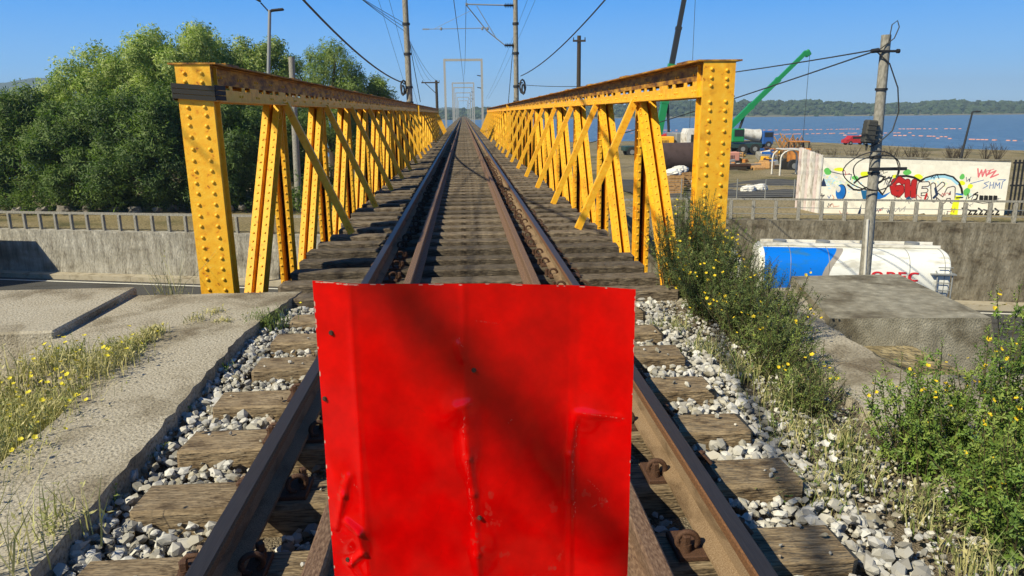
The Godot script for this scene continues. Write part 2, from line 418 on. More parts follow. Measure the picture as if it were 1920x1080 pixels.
func build_setting() -> void:
	var ns := noise(3, 0.03, 4)
	var g := MB.new()
	var xs := []
	var x := -420.0
	while x <= 420.0:
		xs.append(x)
		x += 2.0 if absf(x) < 40.0 else (4.0 if absf(x) < 100.0 else 20.0)
	var es := []
	for i in 61: es.append(pow(i / 60.0, 1.2) * 1.6)
	for i in xs.size() - 1:
		for j in es.size() - 1:
			var p := []
			for k in [[i, j], [i + 1, j], [i + 1, j + 1], [i, j + 1]]:
				var xx: float = xs[k[0]]
				var ff: float = wall_f(xx) + 0.3 + es[k[1]] * maxf(shore_f(xx) - wall_f(xx), 1.0)
				p.append(V(xx, land_y(xx, ff, ns), ff))
			g.q(p[0], p[1], p[2], p[3], Vector3.UP)
	struct("ground", g, M.dirt)
	# river
	var w := MB.new()
	w.q(V(-2600, -5.5, 60), V(2600, -5.5, 60), V(2600, -5.5, 2300), V(-2600, -5.5, 2300), Vector3.UP)
	var wm := tmat(ntex(71, 0.02, 4, [[0.0, Color(0.25, 0.36, 0.48)], [1.0, Color(0.40, 0.50, 0.60)]], 512, 15.0), Vector3(0.02, 0.02, 0.006), 0.35, ntex_normal(72, 0.05, 4, 8.0), 0.5)
	wm.uv1_triplanar = true
	struct("river", w, wm)
	# far shore: low banks and hills, and the wood on them
	var h := MB.new()
	var hn := noise(9, 0.004, 4)
	var far_prof := func(xx: float) -> float:
		var a := 15.0 + hn.get_noise_1d(xx) * 9.0
		a += 15.0 * exp(-pow((xx - 350.0) / 140.0, 2.0)) + 4.0 * exp(-pow((xx - 640.0) / 150.0, 2.0))
		return a
	var step := 25.0
	x = -1600.0
	while x < 2400.0:
		for j in 5:
			var d := [0.0, 12.0, 60.0, 160.0, 420.0]
			var k := [-6.0, -4.6, -4.0, 0.55, 1.0]
			if j == 4: continue
			var p := []
			for e in [[x, j], [x + step, j], [x + step, j + 1], [x, j + 1]]:
				var xx: float = e[0]
				var top: float = far_prof.call(xx)
				var yy: float = k[e[1]] if e[1] < 3 else -5.5 + top * float(k[e[1]]) * 0.7
				p.append(V(xx, yy, 880.0 - 0.16 * xx + d[e[1]] + hn.get_noise_1d(xx * 3.0 + 99.0) * 30.0))
			h.col = Color(0.07, 0.085, 0.04) if j > 1 else Color(0.16, 0.145, 0.09)
			h.q(p[0], p[1], p[2], p[3], Vector3.UP)
		x += step
	struct("hills", h, M.wood_far)
	var blob := icos(1)
	var wood := MB.new()
	for i in 4600:
		var xx := rng.randf_range(-700.0, 1100.0)
		var top: float = far_prof.call(xx)
		var e := pow(rng.randf(), 0.7)
		var d := lerpf(4.0, 230.0, e)
		var yy := -5.0 + top * 0.62 * smoothstep(20.0, 220.0, d)
		var s := rng.randf_range(1.6, 3.9) * (0.6 if e < 0.15 else 1.0)
		var tone := rng.randf_range(0.5, 1.3)
		wood.put(lump(blob, 0.35), Transform3D(Basis(Vector3.UP, rng.randf() * TAU).scaled(Vector3(s * 1.3, s, s * 1.3)), V(xx, yy + s * 0.5, 880.0 - 0.16 * xx + hn.get_noise_1d(xx * 3.0 + 99.0) * 30.0 + d)), Color(0.040, 0.062, 0.026) * tone)
	var wo := obj("far_wood", wood, M.wood_far)
	tag(wo, "dark green wood lining the far bank of the river", "wood")
	stuff(wo)
	# blue hills farther off
	var b := MB.new()
	b.col = Color(0.05, 0.07, 0.05)
	x = -2500.0
	while x < 2200.0:
		var p := []
		for e in [x, x + 60.0]:
			var t := 18.0 + hn.get_noise_1d(e * 1.1 + 500.0) * 22.0 + 75.0 * exp(-pow((e + 1000.0) / 300.0, 2.0))
			p.append(V(e, -8, 1500)); p.append(V(e, maxf(t, 3.0), 1850)); p.append(V(e, -8, 2200))
		b.q(p[0], p[3], p[4], p[1], V(0, 1, -1)); b.q(p[1], p[4], p[5], p[2], V(0, 1, 1))
		x += 60.0
	struct("distant_hills", b, M.wood_far)
	# road in the cutting
	var ra := MB.new()
	for i in 40:
		var x0 := -160.0 + i * 8.0
		ra.q(V(x0, -5.8, minf(6.3, wall_f(x0) - 26.0)), V(x0 + 8, -5.8, minf(6.3, wall_f(x0 + 8) - 26.0)), V(x0 + 8, -5.8, wall_f(x0 + 8)), V(x0, -5.8, wall_f(x0)), Vector3.UP)
	struct("road", ra, M.asphalt)
	var paint := mat(lin(0.70, 0.69, 0.64), 0.8)
	var edge := MB.new()
	var lane := MB.new()
	for i in 60:
		var x0 := -90.0 + i * 3.0
		var a := wall_f(x0) - 0.95
		var c2 := wall_f(x0 + 3.0) - 0.95
		edge.q(V(x0, -5.796, a - 0.14), V(x0 + 3, -5.796, c2 - 0.14), V(x0 + 3, -5.796, c2), V(x0, -5.796, a), Vector3.UP)
		if i % 3 == 0:
			lane.q(V(x0, -5.796, a - 3.7), V(x0 + 3, -5.796, c2 - 3.7), V(x0 + 3, -5.796, c2 - 3.58), V(x0, -5.796, a - 3.58), Vector3.UP)
	struct("road_edge_line", edge, paint)
	struct("road_lane_line", lane, paint)
	var kerb := MB.new()
	for i in 60:
		var x0 := -90.0 + i * 3.0
		var d := V(3, 0, -0.75)
		kerb.plate(V(x0, -5.70, wall_f(x0) - 0.32), V(x0, -5.70, wall_f(x0) - 0.32) + d * 0.995, V(0, 0, 0.60), Vector3(0, 0.22, 0))
	struct("kerb", kerb, over(mat(lin(0.42, 0.38, 0.30), 0.9), M.blotch, Vector3(0.4, 0.4, 0.4)))

func icos(sub: int) -> MB:
	var m := MB.new()
	var ph := (1.0 + sqrt(5.0)) / 2.0
	var p := [Vector3(-1, ph, 0), Vector3(1, ph, 0), Vector3(-1, -ph, 0), Vector3(1, -ph, 0), Vector3(0, -1, ph), Vector3(0, 1, ph), Vector3(0, -1, -ph), Vector3(0, 1, -ph), Vector3(ph, 0, -1), Vector3(ph, 0, 1), Vector3(-ph, 0, -1), Vector3(-ph, 0, 1)]
	var fs := [[0, 11, 5], [0, 5, 1], [0, 1, 7], [0, 7, 10], [0, 10, 11], [1, 5, 9], [5, 11, 4], [11, 10, 2], [10, 7, 6], [7, 1, 8], [3, 9, 4], [3, 4, 2], [3, 2, 6], [3, 6, 8], [3, 8, 9], [4, 9, 5], [2, 4, 11], [6, 2, 10], [8, 6, 7], [9, 8, 1]]
	var tri := []
	for f in fs: tri.append([p[f[0]].normalized(), p[f[1]].normalized(), p[f[2]].normalized()])
	for s in sub:
		var nt := []
		for t in tri:
			var a: Vector3 = ((t[0] + t[1]) * 0.5).normalized()
			var b: Vector3 = ((t[1] + t[2]) * 0.5).normalized()
			var c: Vector3 = ((t[2] + t[0]) * 0.5).normalized()
			nt.append([t[0], a, c]); nt.append([a, t[1], b]); nt.append([c, b, t[2]]); nt.append([a, b, c])
		tri = nt
	for t in tri: m.t(t[0], t[1], t[2], t[0])
	return m

var lumps := {}
func lump(src: MB, amount: float) -> MB:                           # one of a few dented variants
	var key := "%d_%.2f_%d" % [src.v.size(), amount, rng.randi() % 8]
	if lumps.has(key): return lumps[key]
	var nz := noise(rng.randi(), 0.8, 2)
	var m := MB.new()
	var i := 0
	while i < src.v.size():
		var q := []
		for k in 3:
			var p := src.v[i + k]
			q.append(p * (1.0 + amount * 2.0 * nz.get_noise_3dv(p * 1.6)))
		m.t(q[0], q[1], q[2], q[0] + q[1] + q[2])
		i += 3
	lumps[key] = m
	return m

# ------------------------------------------------------------------ concrete round the near end of the bridge
func rough_slab(outline: Array, y: float, deep: float, jag: float) -> MB:       # outline [x, f], sides dropped to y - deep
	var m := MB.new()
	var pts := PackedVector2Array()
	for i in outline.size():
		var a: Array = outline[i]
		var b: Array = outline[(i + 1) % outline.size()]
		var l := Vector2(b[0] - a[0], b[1] - a[1]).length()
		var k := maxi(1, int(l / 0.09))
		for s in k:
			var e := float(s) / k
			var p := Vector2(lerpf(a[0], b[0], e), lerpf(a[1], b[1], e))
			if s > 0: p += Vector2(rng.randf_range(-jag, jag), rng.randf_range(-jag, jag))
			pts.append(p)
	var ix := Geometry2D.triangulate_polygon(pts)
	for i in range(0, ix.size(), 3):
		m.t(V(pts[ix[i]].x, y, pts[ix[i]].y), V(pts[ix[i + 1]].x, y, pts[ix[i + 1]].y), V(pts[ix[i + 2]].x, y, pts[ix[i + 2]].y), Vector3.UP)
	for i in pts.size():
		var a := pts[i]
		var b := pts[(i + 1) % pts.size()]
		var o2 := Vector2(b.y - a.y, a.x - b.x)
		if Geometry2D.is_point_in_polygon((a + b) * 0.5 + o2.normalized() * 0.003, pts): o2 = -o2
		m.q(V(a.x, y, a.y), V(b.x, y, b.y), V(b.x, y - deep, b.y), V(a.x, y - deep, a.y), V(o2.x, 0, o2.y))
	return m

func build_abutment() -> void:
	# earth bank that carries the track up to the bridge
	var e := MB.new()
	e.q(V(-60, -0.42, -40), V(3.4, -0.42, -40), V(3.4, -0.42, 6.2), V(-60, -0.42, 6.2), Vector3.UP)
	e.q(V(3.4, -0.42, -40), V(12, -5.9, -40), V(9.0, -5.9, 5.4), V(3.4, -0.42, 5.4), Vector3.UP)
	e.q(V(-60, -0.42, 6.2), V(-60, -6, 6.2), V(3.4, -6, 6.2), V(3.4, -0.42, 6.2), V(0, 0, 1))
	struct("embankment", e, M.dirt)
	var wall := MB.new()
	wall.box(V(-14.0, -3.3, 6.33), Vector3(36.0, 5.6, 0.24))
	tag(obj("abutment_wall", wall, M.old_concrete), "grey concrete abutment wall dropping from bridge end to the road", "wall")
	# left side
	tag(obj("concrete_walkway", rough_slab([[-1.50, -2.0], [-1.50, 1.2], [-1.53, 2.9], [-1.57, 4.0], [-1.61, 5.0], [-1.56, 5.7], [-1.46, 6.42], [-2.98, 6.42], [-2.92, 5.1], [-2.90, 4.5], [-2.20, 4.2], [-2.13, 3.6], [-2.12, -2.0]], -0.16, 0.5, 0.013), M.concrete), "worn pale concrete walkway slab along ballast, weeds in its outer joint", "walkway")
	tag(obj("concrete_apron", rough_slab([[-2.17, -2.0], [-2.18, 3.6], [-2.24, 4.15], [-2.94, 4.46], [-2.94, 5.3], [-6.5, 5.3], [-6.5, -2.0]], -0.36, 0.4, 0.012), M.concrete), "lower concrete apron overgrown with weeds beside the pale walkway slab", "slab")
	var lb := MB.new()
	lb.box(V(-5.90, -0.27, 5.82), Vector3(6.0, 0.34, 1.36), Basis.IDENTITY, 0.015)
	tag(obj("concrete_block", lb, M.concrete), "raised flat concrete block on tree side of the bridge end", "block")
	# right side
	tag(obj("concrete_ledge", rough_slab([[2.12, -2.0], [2.10, 3.0], [2.22, 4.4], [2.3, 6.42], [3.0, 6.42], [2.72, 5.15], [2.70, 4.12], [3.7, 4.02], [3.7, -2.0]], -0.24, 1.6, 0.012), M.concrete), "narrow pale concrete ledge between flowering bushes and big block", "ledge")
	var bk := MB.new()
	var top := [V(2.76, -0.2, 5.25), V(3.97, -0.2, 5.15), V(4.16, -0.2, 6.7), V(3.11, -0.2, 6.72)]
	var bot := [V(2.5, -6.0, 5.2), V(5.6, -6.0, 4.9), V(5.9, -6.0, 7.0), V(3.0, -6.0, 6.9)]
	bk.q(top[0], top[1], top[2], top[3], Vector3.UP)
	bk.q(top[0], top[1], bot[1], bot[0], V(0, 0, -1))
	bk.q(top[1], top[2], bot[2], bot[1], V(1, 0, 0))
	bk.q(top[2], top[3], bot[3], bot[2], V(0, 0, 1))
	bk.q(top[3], top[0], bot[0], bot[3], V(-1, 0, 0))
	tag(obj("concrete_block", bk, M.old_concrete), "grey concrete wing wall block with flat top before the road tanker", "block")
	var sill := MB.new()
	sill.box(V(0.0, -0.5, 6.30), Vector3(4.4, 0.5, 0.3), Basis.IDENTITY, 0.02)
	tag(obj("abutment_sill", sill, M.concrete), "pale concrete sill under the first bridge sleepers", "sill")

# ------------------------------------------------------------------ track
const RAIL_X := [-0.845, 0.875]
const GUARD_X := [-0.50, 0.575]

func mirrored(half: Array) -> PackedVector2Array:
	var p := PackedVector2Array()
	for s in half: p.append(Vector2(s[0], s[1]))
	for i in range(half.size() - 1, -1, -1): p.append(Vector2(-half[i][0], half[i][1]))
	return p

func rail_profile(top: float) -> PackedVector2Array:
	return mirrored([[0.026, top], [0.033, top - 0.007], [0.034, top - 0.034], [0.012, top - 0.046], [0.009, top - 0.075], [0.012, top - 0.125], [0.062, top - 0.143], [0.064, top - 0.156]])

func build_track() -> void:
	# running rails and guard rails
	var names := ["worn steel running rail on the tree side of the track", "worn steel running rail on the river yard side of the track"]
	for i in 2:
		var r := thing("running_rail", names[i], "rail", V(RAIL_X[i], 0, 0))
		var m := MB.new()
		m.extrude(mirrored([[0.011, -0.045], [0.009, -0.075], [0.012, -0.125], [0.062, -0.143], [0.064, -0.156]]), V(0, 0, -2), V(0, 0, 900), Vector3.RIGHT, Vector3.UP)
		obj("rail_web", m, M.rail, r)
		var hd := MB.new()
		hd.extrude(mirrored([[0.026, 0.0], [0.033, -0.007], [0.034, -0.034], [0.012, -0.046]]), V(0, 0, -2), V(0, 0, 900), Vector3.RIGHT, Vector3.UP)
		obj("rail_head", hd, M.rail_head, r)
		var s := MB.new()
		s.box(V(0, 0.001, 449), Vector3(0.056, 0.002, 902))
		obj("running_surface", s, M.running, r)
	var gn := ["rusty brown guard rail inside the rail on the tree side", "rusty brown guard rail inside the rail on the yard side"]
	for i in 2:
		var m := MB.new()
		m.extrude(rail_profile(-0.02), V(GUARD_X[i], 0, -2), V(GUARD_X[i], 0, 260), Vector3.RIGHT, Vector3.UP)
		tag(obj("guard_rail", m, M.guard), gn[i], "rail")
	# fastenings, made once
	var plate := MB.new()
	plate.box(Vector3.ZERO, Vector3(0.30, 0.022, 0.17), Basis.IDENTITY, 0.004)
	var plate_mesh := plate.mesh()
	var clip := MB.new()
	var arc := []
	for k in 13:
		var an := deg_to_rad(-60.0 + k * 24.0)
		arc.append(Vector3(cos(an) * 0.036, 0.03 + sin(an) * 0.036, 0.012 * sin(an * 0.5)))
	arc.append(Vector3(-0.005, 0.0, 0.02)); 
	clip.tube(arc, 0.011, 0.011, 7)
	var clip_mesh := clip.mesh()
	var screw := MB.new()
	screw.tube([Vector3.ZERO, Vector3(0, 0.03, 0)], 0.022, 0.020, 8)
	screw.box(Vector3(0, 0.045, 0), Vector3(0.026, 0.035, 0.026), Basis.IDENTITY, 0.004)
	var screw_mesh := screw.mesh()
	var hook := MB.new()
	hook.tube([Vector3(-0.05, 0.012, 0), Vector3(-0.02, 0.045, 0.01), Vector3(0.02, 0.05, 0.015), Vector3(0.055, 0.012, 0.02)], 0.011, 0.009, 6)
	var hook_mesh := hook.mesh()
	# sleepers
	var near := [-1.0, -0.45, 0.1, 0.65, 1.2, 1.76, 2.31, 2.86, 3.40, 3.94, 4.53, 5.07, 5.62]
	for k in near.size():
		var m := MB.new()
		var hw := 1.38 + rng.randf_range(-0.03, 0.03)
		m.box(Vector3.ZERO, Vector3(hw * 2.0, 0.17, 0.235 + rng.randf_range(-0.015, 0.02)), Basis.IDENTITY, 0.012)
		jitter(m, 0.006)
		var s := thing("sleeper", "weathered brown timber sleeper bedded in grey ballast before the bridge", "sleeper", V(0.01 + rng.randf_range(-0.03, 0.03), -0.265, near[k]), rng.randf_range(-0.012, 0.012), "sleepers in the ballast")
		obj("beam", m, M.woods[rng.randi() % 4], s)
		for i in 2:
			var x: float = RAIL_X[i]
			fix(s, "tie_plate", plate_mesh, Vector3(x, 0.096, 0), 0.0)
			fix(s, "screw_spike", screw_mesh, Vector3(x - 0.115, 0.105, 0.045), 0.2)
			fix(s, "screw_spike", screw_mesh, Vector3(x + 0.115, 0.105, -0.045), 0.6)
			var inner := 1.0 if i == 0 else -1.0
			fix(s, "spring_clip", clip_mesh, Vector3(x + inner * 0.105, 0.108, 0.03), 0.25 * inner)
			fix(s, "rail_hook", hook_mesh, Vector3(x - inner * 0.10, 0.105, -0.02), PI if inner < 0 else 0.0)
			fix(s, "screw_spike", screw_mesh, Vector3(GUARD_X[i] + inner * 0.09, 0.085, 0.03), 0.0)
	var bm: Array[ArrayMesh] = []
	for k in 6:
		var m := MB.new()
		m.box(Vector3.ZERO, Vector3(3.6 + rng.randf_range(-0.05, 0.05), 0.24, 0.225 + rng.randf_range(-0.012, 0.02)), Basis.IDENTITY, 0.012)
		jitter(m, 0.007)
		bm.append(m.mesh())
	var f := 6.28
	var count := near.size()
	var rest := MB.new()
	var k2 := 0
	while f < 420.0:
		if count < 290:
			var on_truss := f < 70.0
			var label := "dark timber sleeper of the open bridge deck between the yellow trusses" if on_truss else "dark timber sleeper of the track beyond the yellow trusses"
			var s := thing("bridge_sleeper", label, "sleeper", V(0.015 + rng.randf_range(-0.04, 0.04), -0.287 + rng.randf_range(-0.012, 0.0), f), rng.randf_range(-0.01, 0.01), "sleepers on the truss bridge" if on_truss else "sleepers beyond the trusses")
			obj("beam", bm[rng.randi() % 6], M.decks[rng.randi() % 4], s)
			if k2 < 36:
				for i in 2:
					var inner := 1.0 if i == 0 else -1.0
					fix(s, "tie_plate", plate_mesh, Vector3(RAIL_X[i], 0.131, 0), 0.0)
					fix(s, "spring_clip", clip_mesh, Vector3(RAIL_X[i] + inner * 0.105, 0.14, 0.03), 0.25 * inner)
					fix(s, "screw_spike", screw_mesh, Vector3(RAIL_X[i] + inner * 0.16, 0.13, -0.03), 0.3)
					fix(s, "rail_hook", hook_mesh, Vector3(RAIL_X[i] - inner * 0.10, 0.14, -0.02), PI if inner < 0 else 0.0)
			count += 1
		else:
			rest.box(V(0.015, -0.285, f), Vector3(3.6, 0.24, 0.24))
		f += 0.555 + rng.randf_range(-0.02, 0.02)
		k2 += 1
	var ro := obj("distant_sleepers", rest, M.deck_wood)
	tag(ro, "run of far dark sleepers fading into the haze along the track", "sleepers")
	stuff(ro)
	# girders that carry the track beyond the trusses, on piers
	var gi := MB.new()
	for sx in [-0.85, 0.85]: gi.box(V(sx, -1.0, 480), Vector3(0.3, 1.15, 818))
	tag(obj("viaduct_girder", gi, M.rust), "long rusty girders carrying the track across the river", "girder")
	for i in 16:
		var m := MB.new()
		m.box(Vector3(0, -5.0, 0), Vector3(3.2, 7.0, 1.2), Basis.IDENTITY, 0.1)
		tag(obj("bridge_pier", m, M.old_concrete), "concrete pier in the river under the track girders", "pier", "piers of the river viaduct").position = V(0.02, 0, 72.0 + i * 30.0)
	# ballast
	var bed := MB.new()
	bed.q(V(-1.7, -0.315, -2), V(2.25, -0.315, -2), V(2.25, -0.315, 6.15), V(-1.7, -0.315, 6.15), Vector3.UP)
	var bo := struct("ballast_bed", bed, M.ballast)
	var shapes: Array = []
	var base := icos(0)
	for i in 9:
		var nz := noise(100 + i, 0.9, 1)
		var m := MB.new()
		var sq := Vector3(1.0, rng.randf_range(0.55, 0.8), rng.randf_range(0.7, 0.95))
		var j := 0
		while j < base.v.size():
			var q := []
			for k in 3: q.append(base.v[j + k] * (1.0 + 0.7 * nz.get_noise_3dv(base.v[j + k] * 2.0)) * sq)
			m.t(q[0], q[1], q[2], q[0] + q[1] + q[2])
			j += 3
		shapes.append(m)
	var stones := []
	for z in [[-1.60, -0.93, 1500], [0.96, 1.62, 1500], [1.62, 2.1, 850], [0.61, 0.80, 900], [-0.76, -0.54, 700], [-0.45, 0.52, 300]]:
		var area: float = (z[1] - z[0]) * 7.0
		for i in int(area * z[2]):
			var x := rng.randf_range(z[0], z[1])
			var ff := rng.randf_range(-0.9, 6.1)
			var inside := false
			for s in near: if absf(ff - s) < 0.125 and absf(x) < 1.40: inside = true
			var size := (0.010 + 0.021 * pow(rng.randf(), 1.8)) * (1.0 if x < 1.62 else 0.62)
			var y := -0.31 + pow(rng.randf(), 0.8) * 0.085
			if x > 1.5: y -= (x - 1.5) * 0.05
			if absf(x) < 0.8: y -= 0.035; size *= 0.85
			if inside:
				if rng.randf() > 0.02: continue
				y = -0.175 + size * 0.5; size *= 0.6
			stones.append([x, y, ff, size])
	stones.sort_custom(func(a, b): return stone_rank(a) > stone_rank(b))
	var gravel := MB.new()
	var smesh := []
	for k in shapes.size() * 4:
		var m := MB.new()
		m.put(shapes[k % shapes.size()], Transform3D.IDENTITY, stone_tone())
		smesh.append(m.mesh())
	for i in stones.size():
		var s: Array = stones[i]
		var b := Basis(Vector3.UP, rng.randf() * TAU) * Basis(Vector3.RIGHT, rng.randf_range(-0.6, 0.6)) * Basis(Vector3.BACK, rng.randf_range(-0.6, 0.6))
		var xf := Transform3D(b.scaled(Vector3.ONE * float(s[3]) * 1.15), V(s[0], s[1], s[2]))
		if i < 300:
			var o := obj("stone", smesh[rng.randi() % smesh.size()], M.stone, bo)
			o.transform = xf
		else:
			gravel.put(shapes[rng.randi() % shapes.size()], xf, stone_tone() if rng.randf() > 0.5 or absf(absf(s[0]) - 0.86) > 0.22 else stone_tone() * Color(0.62, 0.50, 0.40))
	stuff(obj("gravel", gravel, M.stone, bo))

func stone_tone() -> Color:
	var t := rng.randf_range(0.20, 0.60)
	var w := rng.randf_range(0.0, 0.06)
	return Color(t + w * 0.4, t, t - w)

func stone_rank(s: Array) -> float:
	var hidden: bool = absf(s[0]) < 0.30 * s[2] or s[2] < 1.9
	return -1.0 if hidden else s[3] / s[2] + (0.02 if s[1] > -0.26 else 0.0)

func fix(s: Node3D, called: String, m: ArrayMesh, at: Vector3, turn: float) -> void:
	var o := obj(called, m, M.rust, s)
	o.position = at
	o.rotation.y = turn

func jitter(m: MB, k: float) -> void:                              # moves shared corners together
	var d := {}
	for i in m.v.size():
		var key := m.v[i].snapped(Vector3.ONE * 0.001)
		if not d.has(key): d[key] = Vector3(rng.randf_range(-k, k) * 2.0, rng.randf_range(-k, k), rng.randf_range(-k, k))
		m.v[i] += d[key]

# ------------------------------------------------------------------ yellow trusses
const F0 := 6.9
const PANEL := 2.8
const TX := 2.36

func h_member(m: MB, rv: MB, back: MB, a: Vector3, b: Vector3, across: Vector3, wide: float, deep: float, rivets: bool, fl: float) -> void:    # two side plates with flanges, open in front, closed at the back by an added plate, dark for shade
	var d := (b - a).normalized()
	var o := d.cross(across).normalized()
	if o.z < 0.0: o = -o                                            # towards the near end of the bridge
	for e in [-1.0, 1.0]:
		var side: Vector3 = across * (wide * 0.5 - fl) * e
		m.plate(a + side, b + side, across * 0.012, o * deep)
		var f: Vector3 = across * (wide * 0.5 - fl * 0.5) * e
		m.plate(a + f + o * (deep * 0.5 + 0.007), b + f + o * (deep * 0.5 + 0.007), across * fl, o * 0.014)
		m.plate(a + f - o * (deep * 0.5 + 0.007), b + f - o * (deep * 0.5 + 0.007), across * fl, o * 0.014)
		m.plate(a + f + o * (deep * 0.5 - 0.03), b + f + o * (deep * 0.5 - 0.03), across * (fl - 0.03), o * 0.012)
		if rivets:
			var k := int((b - a).length() / 0.105)
			for i in k:
				var p := a + d * (0.05 + i * 0.105) + f
				rv.dome(p + o * (deep * 0.5 + 0.014), o, 0.015, 0.013, 6)
				rv.dome(p + across * e * fl * 0.5 + o * (deep * 0.5 - 0.02), across * e, 0.013, 0.012, 5)
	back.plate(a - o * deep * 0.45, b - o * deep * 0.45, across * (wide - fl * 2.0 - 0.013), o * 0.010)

func make_truss(side: float, f0: float, label: String, detailed: bool, first: bool) -> Node3D:
	var n := 11
	var f1 := f0 + PANEL * n
	var t := thing("truss_girder", label, "truss", V(TX * side, 0, f0))
	var L := PANEL * n
	var in_x := -side
	# end posts
	for e in 2:
		var z := 0.0 if e == 0 else L
		var o := V(0, 0, -1) if e == 0 else V(0, 0, 1)
		var m := MB.new()
		var lean := -0.03 * side if e == 0 else 0.0
		m.plate(V(lean, -2.4, z), V(0, 1.795, z), Vector3(0.30, 0, 0), V(0, 0, 0.016))
		for s in [-0.09, 0.09]:
			m.plate(V(s + lean, -2.4, z) - o * 0.12, V(s, 1.78, z) - o * 0.12, Vector3(0.014, 0, 0), V(0, 0, 0.215))
		m.plate(V(lean, -2.4, z) - o * 0.235, V(0, 1.78, z) - o * 0.235, Vector3(0.26, 0, 0), V(0, 0, 0.012))
		var post := obj("end_post", m, M.yellow, t)
		if e == 0 and first:
			var dm := MB.new()
			dm.dome(Vector3.ZERO, V(0, 0, -1), 0.018, 0.016, 10)
			var dmesh := dm.mesh()
			var offs := [0.075, 0.15, 0.22, 0.36, 0.44, 0.525, 0.625, 0.73]
			for i in 13: offs.append(0.83 + 0.10 * i)
			for of in offs:
				for s in [-0.075, 0.072]:
					var rv := obj("rivet", dmesh, M.yellow, post)
					rv.position = V(s + lean * of / 4.2 + rng.randf_range(-0.004, 0.004), 1.795 - of + rng.randf_range(-0.006, 0.006), z - 0.008)
	# top chord: cover plate, two webs of an upper and a lower bar with packing between
	var tp := MB.new()
	tp.box(V(0, 1.803, L * 0.5), Vector3(0.41, 0.014, L + 0.04))
	var k := 0.5
	while k < L:
		tp.box(V(0, 1.8165, k), Vector3(0.40, 0.013, 0.42))
		k += PANEL
	obj("cover_plate", tp, M.shaded_yellow, t)
	for s in [-1.0, 1.0]:
		var u := MB.new()
		u.box(V(0.095 * s, 1.715, L * 0.5), Vector3(0.014, 0.162, L - 0.03))
		u.box(V(0.118 * s, 1.787, L * 0.5), Vector3(0.032, 0.012, L - 0.03))
		obj("upper_chord_bar", u, M.shaded_yellow, t)
		var lo := MB.new()
		lo.box(V(0.100 * s, 1.535, L * 0.5), Vector3(0.016, 0.115, L - 0.03))
		lo.box(V(0.135 * s, 1.484, L * 0.5), Vector3(0.06, 0.012, L - 0.03))
		var g := 0.3
		while g < L - 0.2:
			lo.box(V(0.096 * s, 1.612, g), Vector3(0.010, 0.05, 0.10 if int(g / 0.42) % 3 else 0.34))
			g += 0.42
		obj("lower_chord_bar", lo, M.yellow, t)
		if detailed:
			var rv := MB.new()
			var z := 0.35
			while z < 18.0:
				for dz in [0.0, 0.09]:
					rv.dome(V(0.103 * s, 1.70, z + dz), Vector3(s, 0, 0), 0.014, 0.011, 6)
					rv.dome(V(0.109 * s, 1.54, z + dz), Vector3(s, 0, 0), 0.014, 0.011, 6)
				z += 0.62
			stuff(obj("chord_rivets", rv, M.yellow, t))
	var bc := MB.new()
	for s in [-0.1, 0.1]: bc.box(V(s, -2.45, L * 0.5), Vector3(0.016, 0.3, L))
	bc.box(V(0, -2.61, L * 0.5), Vector3(0.34, 0.014, L))
	obj("bottom_chord", bc, M.yellow, t)
	# panels
	for i in range(1, n):
		var z := PANEL * i
		var m := MB.new()
		var rv := MB.new()
		var bk := MB.new()
		var rivets := detailed and i < 7
		h_member(m, rv, bk, V(0, -2.4, z + 0.05), V(0, 1.50, z + 0.05), Vector3.RIGHT, 0.18, 0.18, rivets, 0.046)
		var vo := obj("vertical", m, M.yellow, t)
		obj("shade_plate", bk, M.gap_shade, vo)
		if rivets: stuff(obj("rivets", rv, M.yellow, vo))
		var kb := MB.new()
		var a := V(in_x * 0.13, 1.50, z - 0.02)
		var b := V(in_x * 0.86, -0.165, z - 0.02)
		var d := (b - a).normalized()
		var w := d.cross(V(0, 0, 1)).normalized()
		kb.plate(a, b, w * 0.085, V(0, 0, 0.012))
		kb.plate(a + w * 0.04 * in_x + V(0, 0, 0.036), b + w * 0.04 * in_x + V(0, 0, 0.036), w * 0.012, V(0, 0, 0.07))
		obj("knee_brace", kb, M.yellow, t)
	for i in n:
		var up_far := i < 5                                         # leaning from low near to high far in the first half, mirrored after
		var za := PANEL * i
		var zb := PANEL * (i + 1)
		var m := MB.new()
		var rv := MB.new()
		var bk := MB.new()
		var rivets := detailed and i < 6
		var lo := V(0, -2.35, za if up_far else zb)
		var hi := V(0, 1.52, zb if up_far else za)
		if i == 5: lo = V(0, -2.35, za)
		if i == 5: hi = V(0, 1.52, zb)
		h_member(m, rv, bk, lo, hi, Vector3.RIGHT, 0.205 if i % 2 else 0.202, 0.18, rivets, 0.075)
		var vo := obj("diagonal", m, M.yellow, t)
		obj("shade_plate", bk, M.gap_shade, vo)
		if rivets: stuff(obj("rivets", rv, M.yellow, vo))
	return t

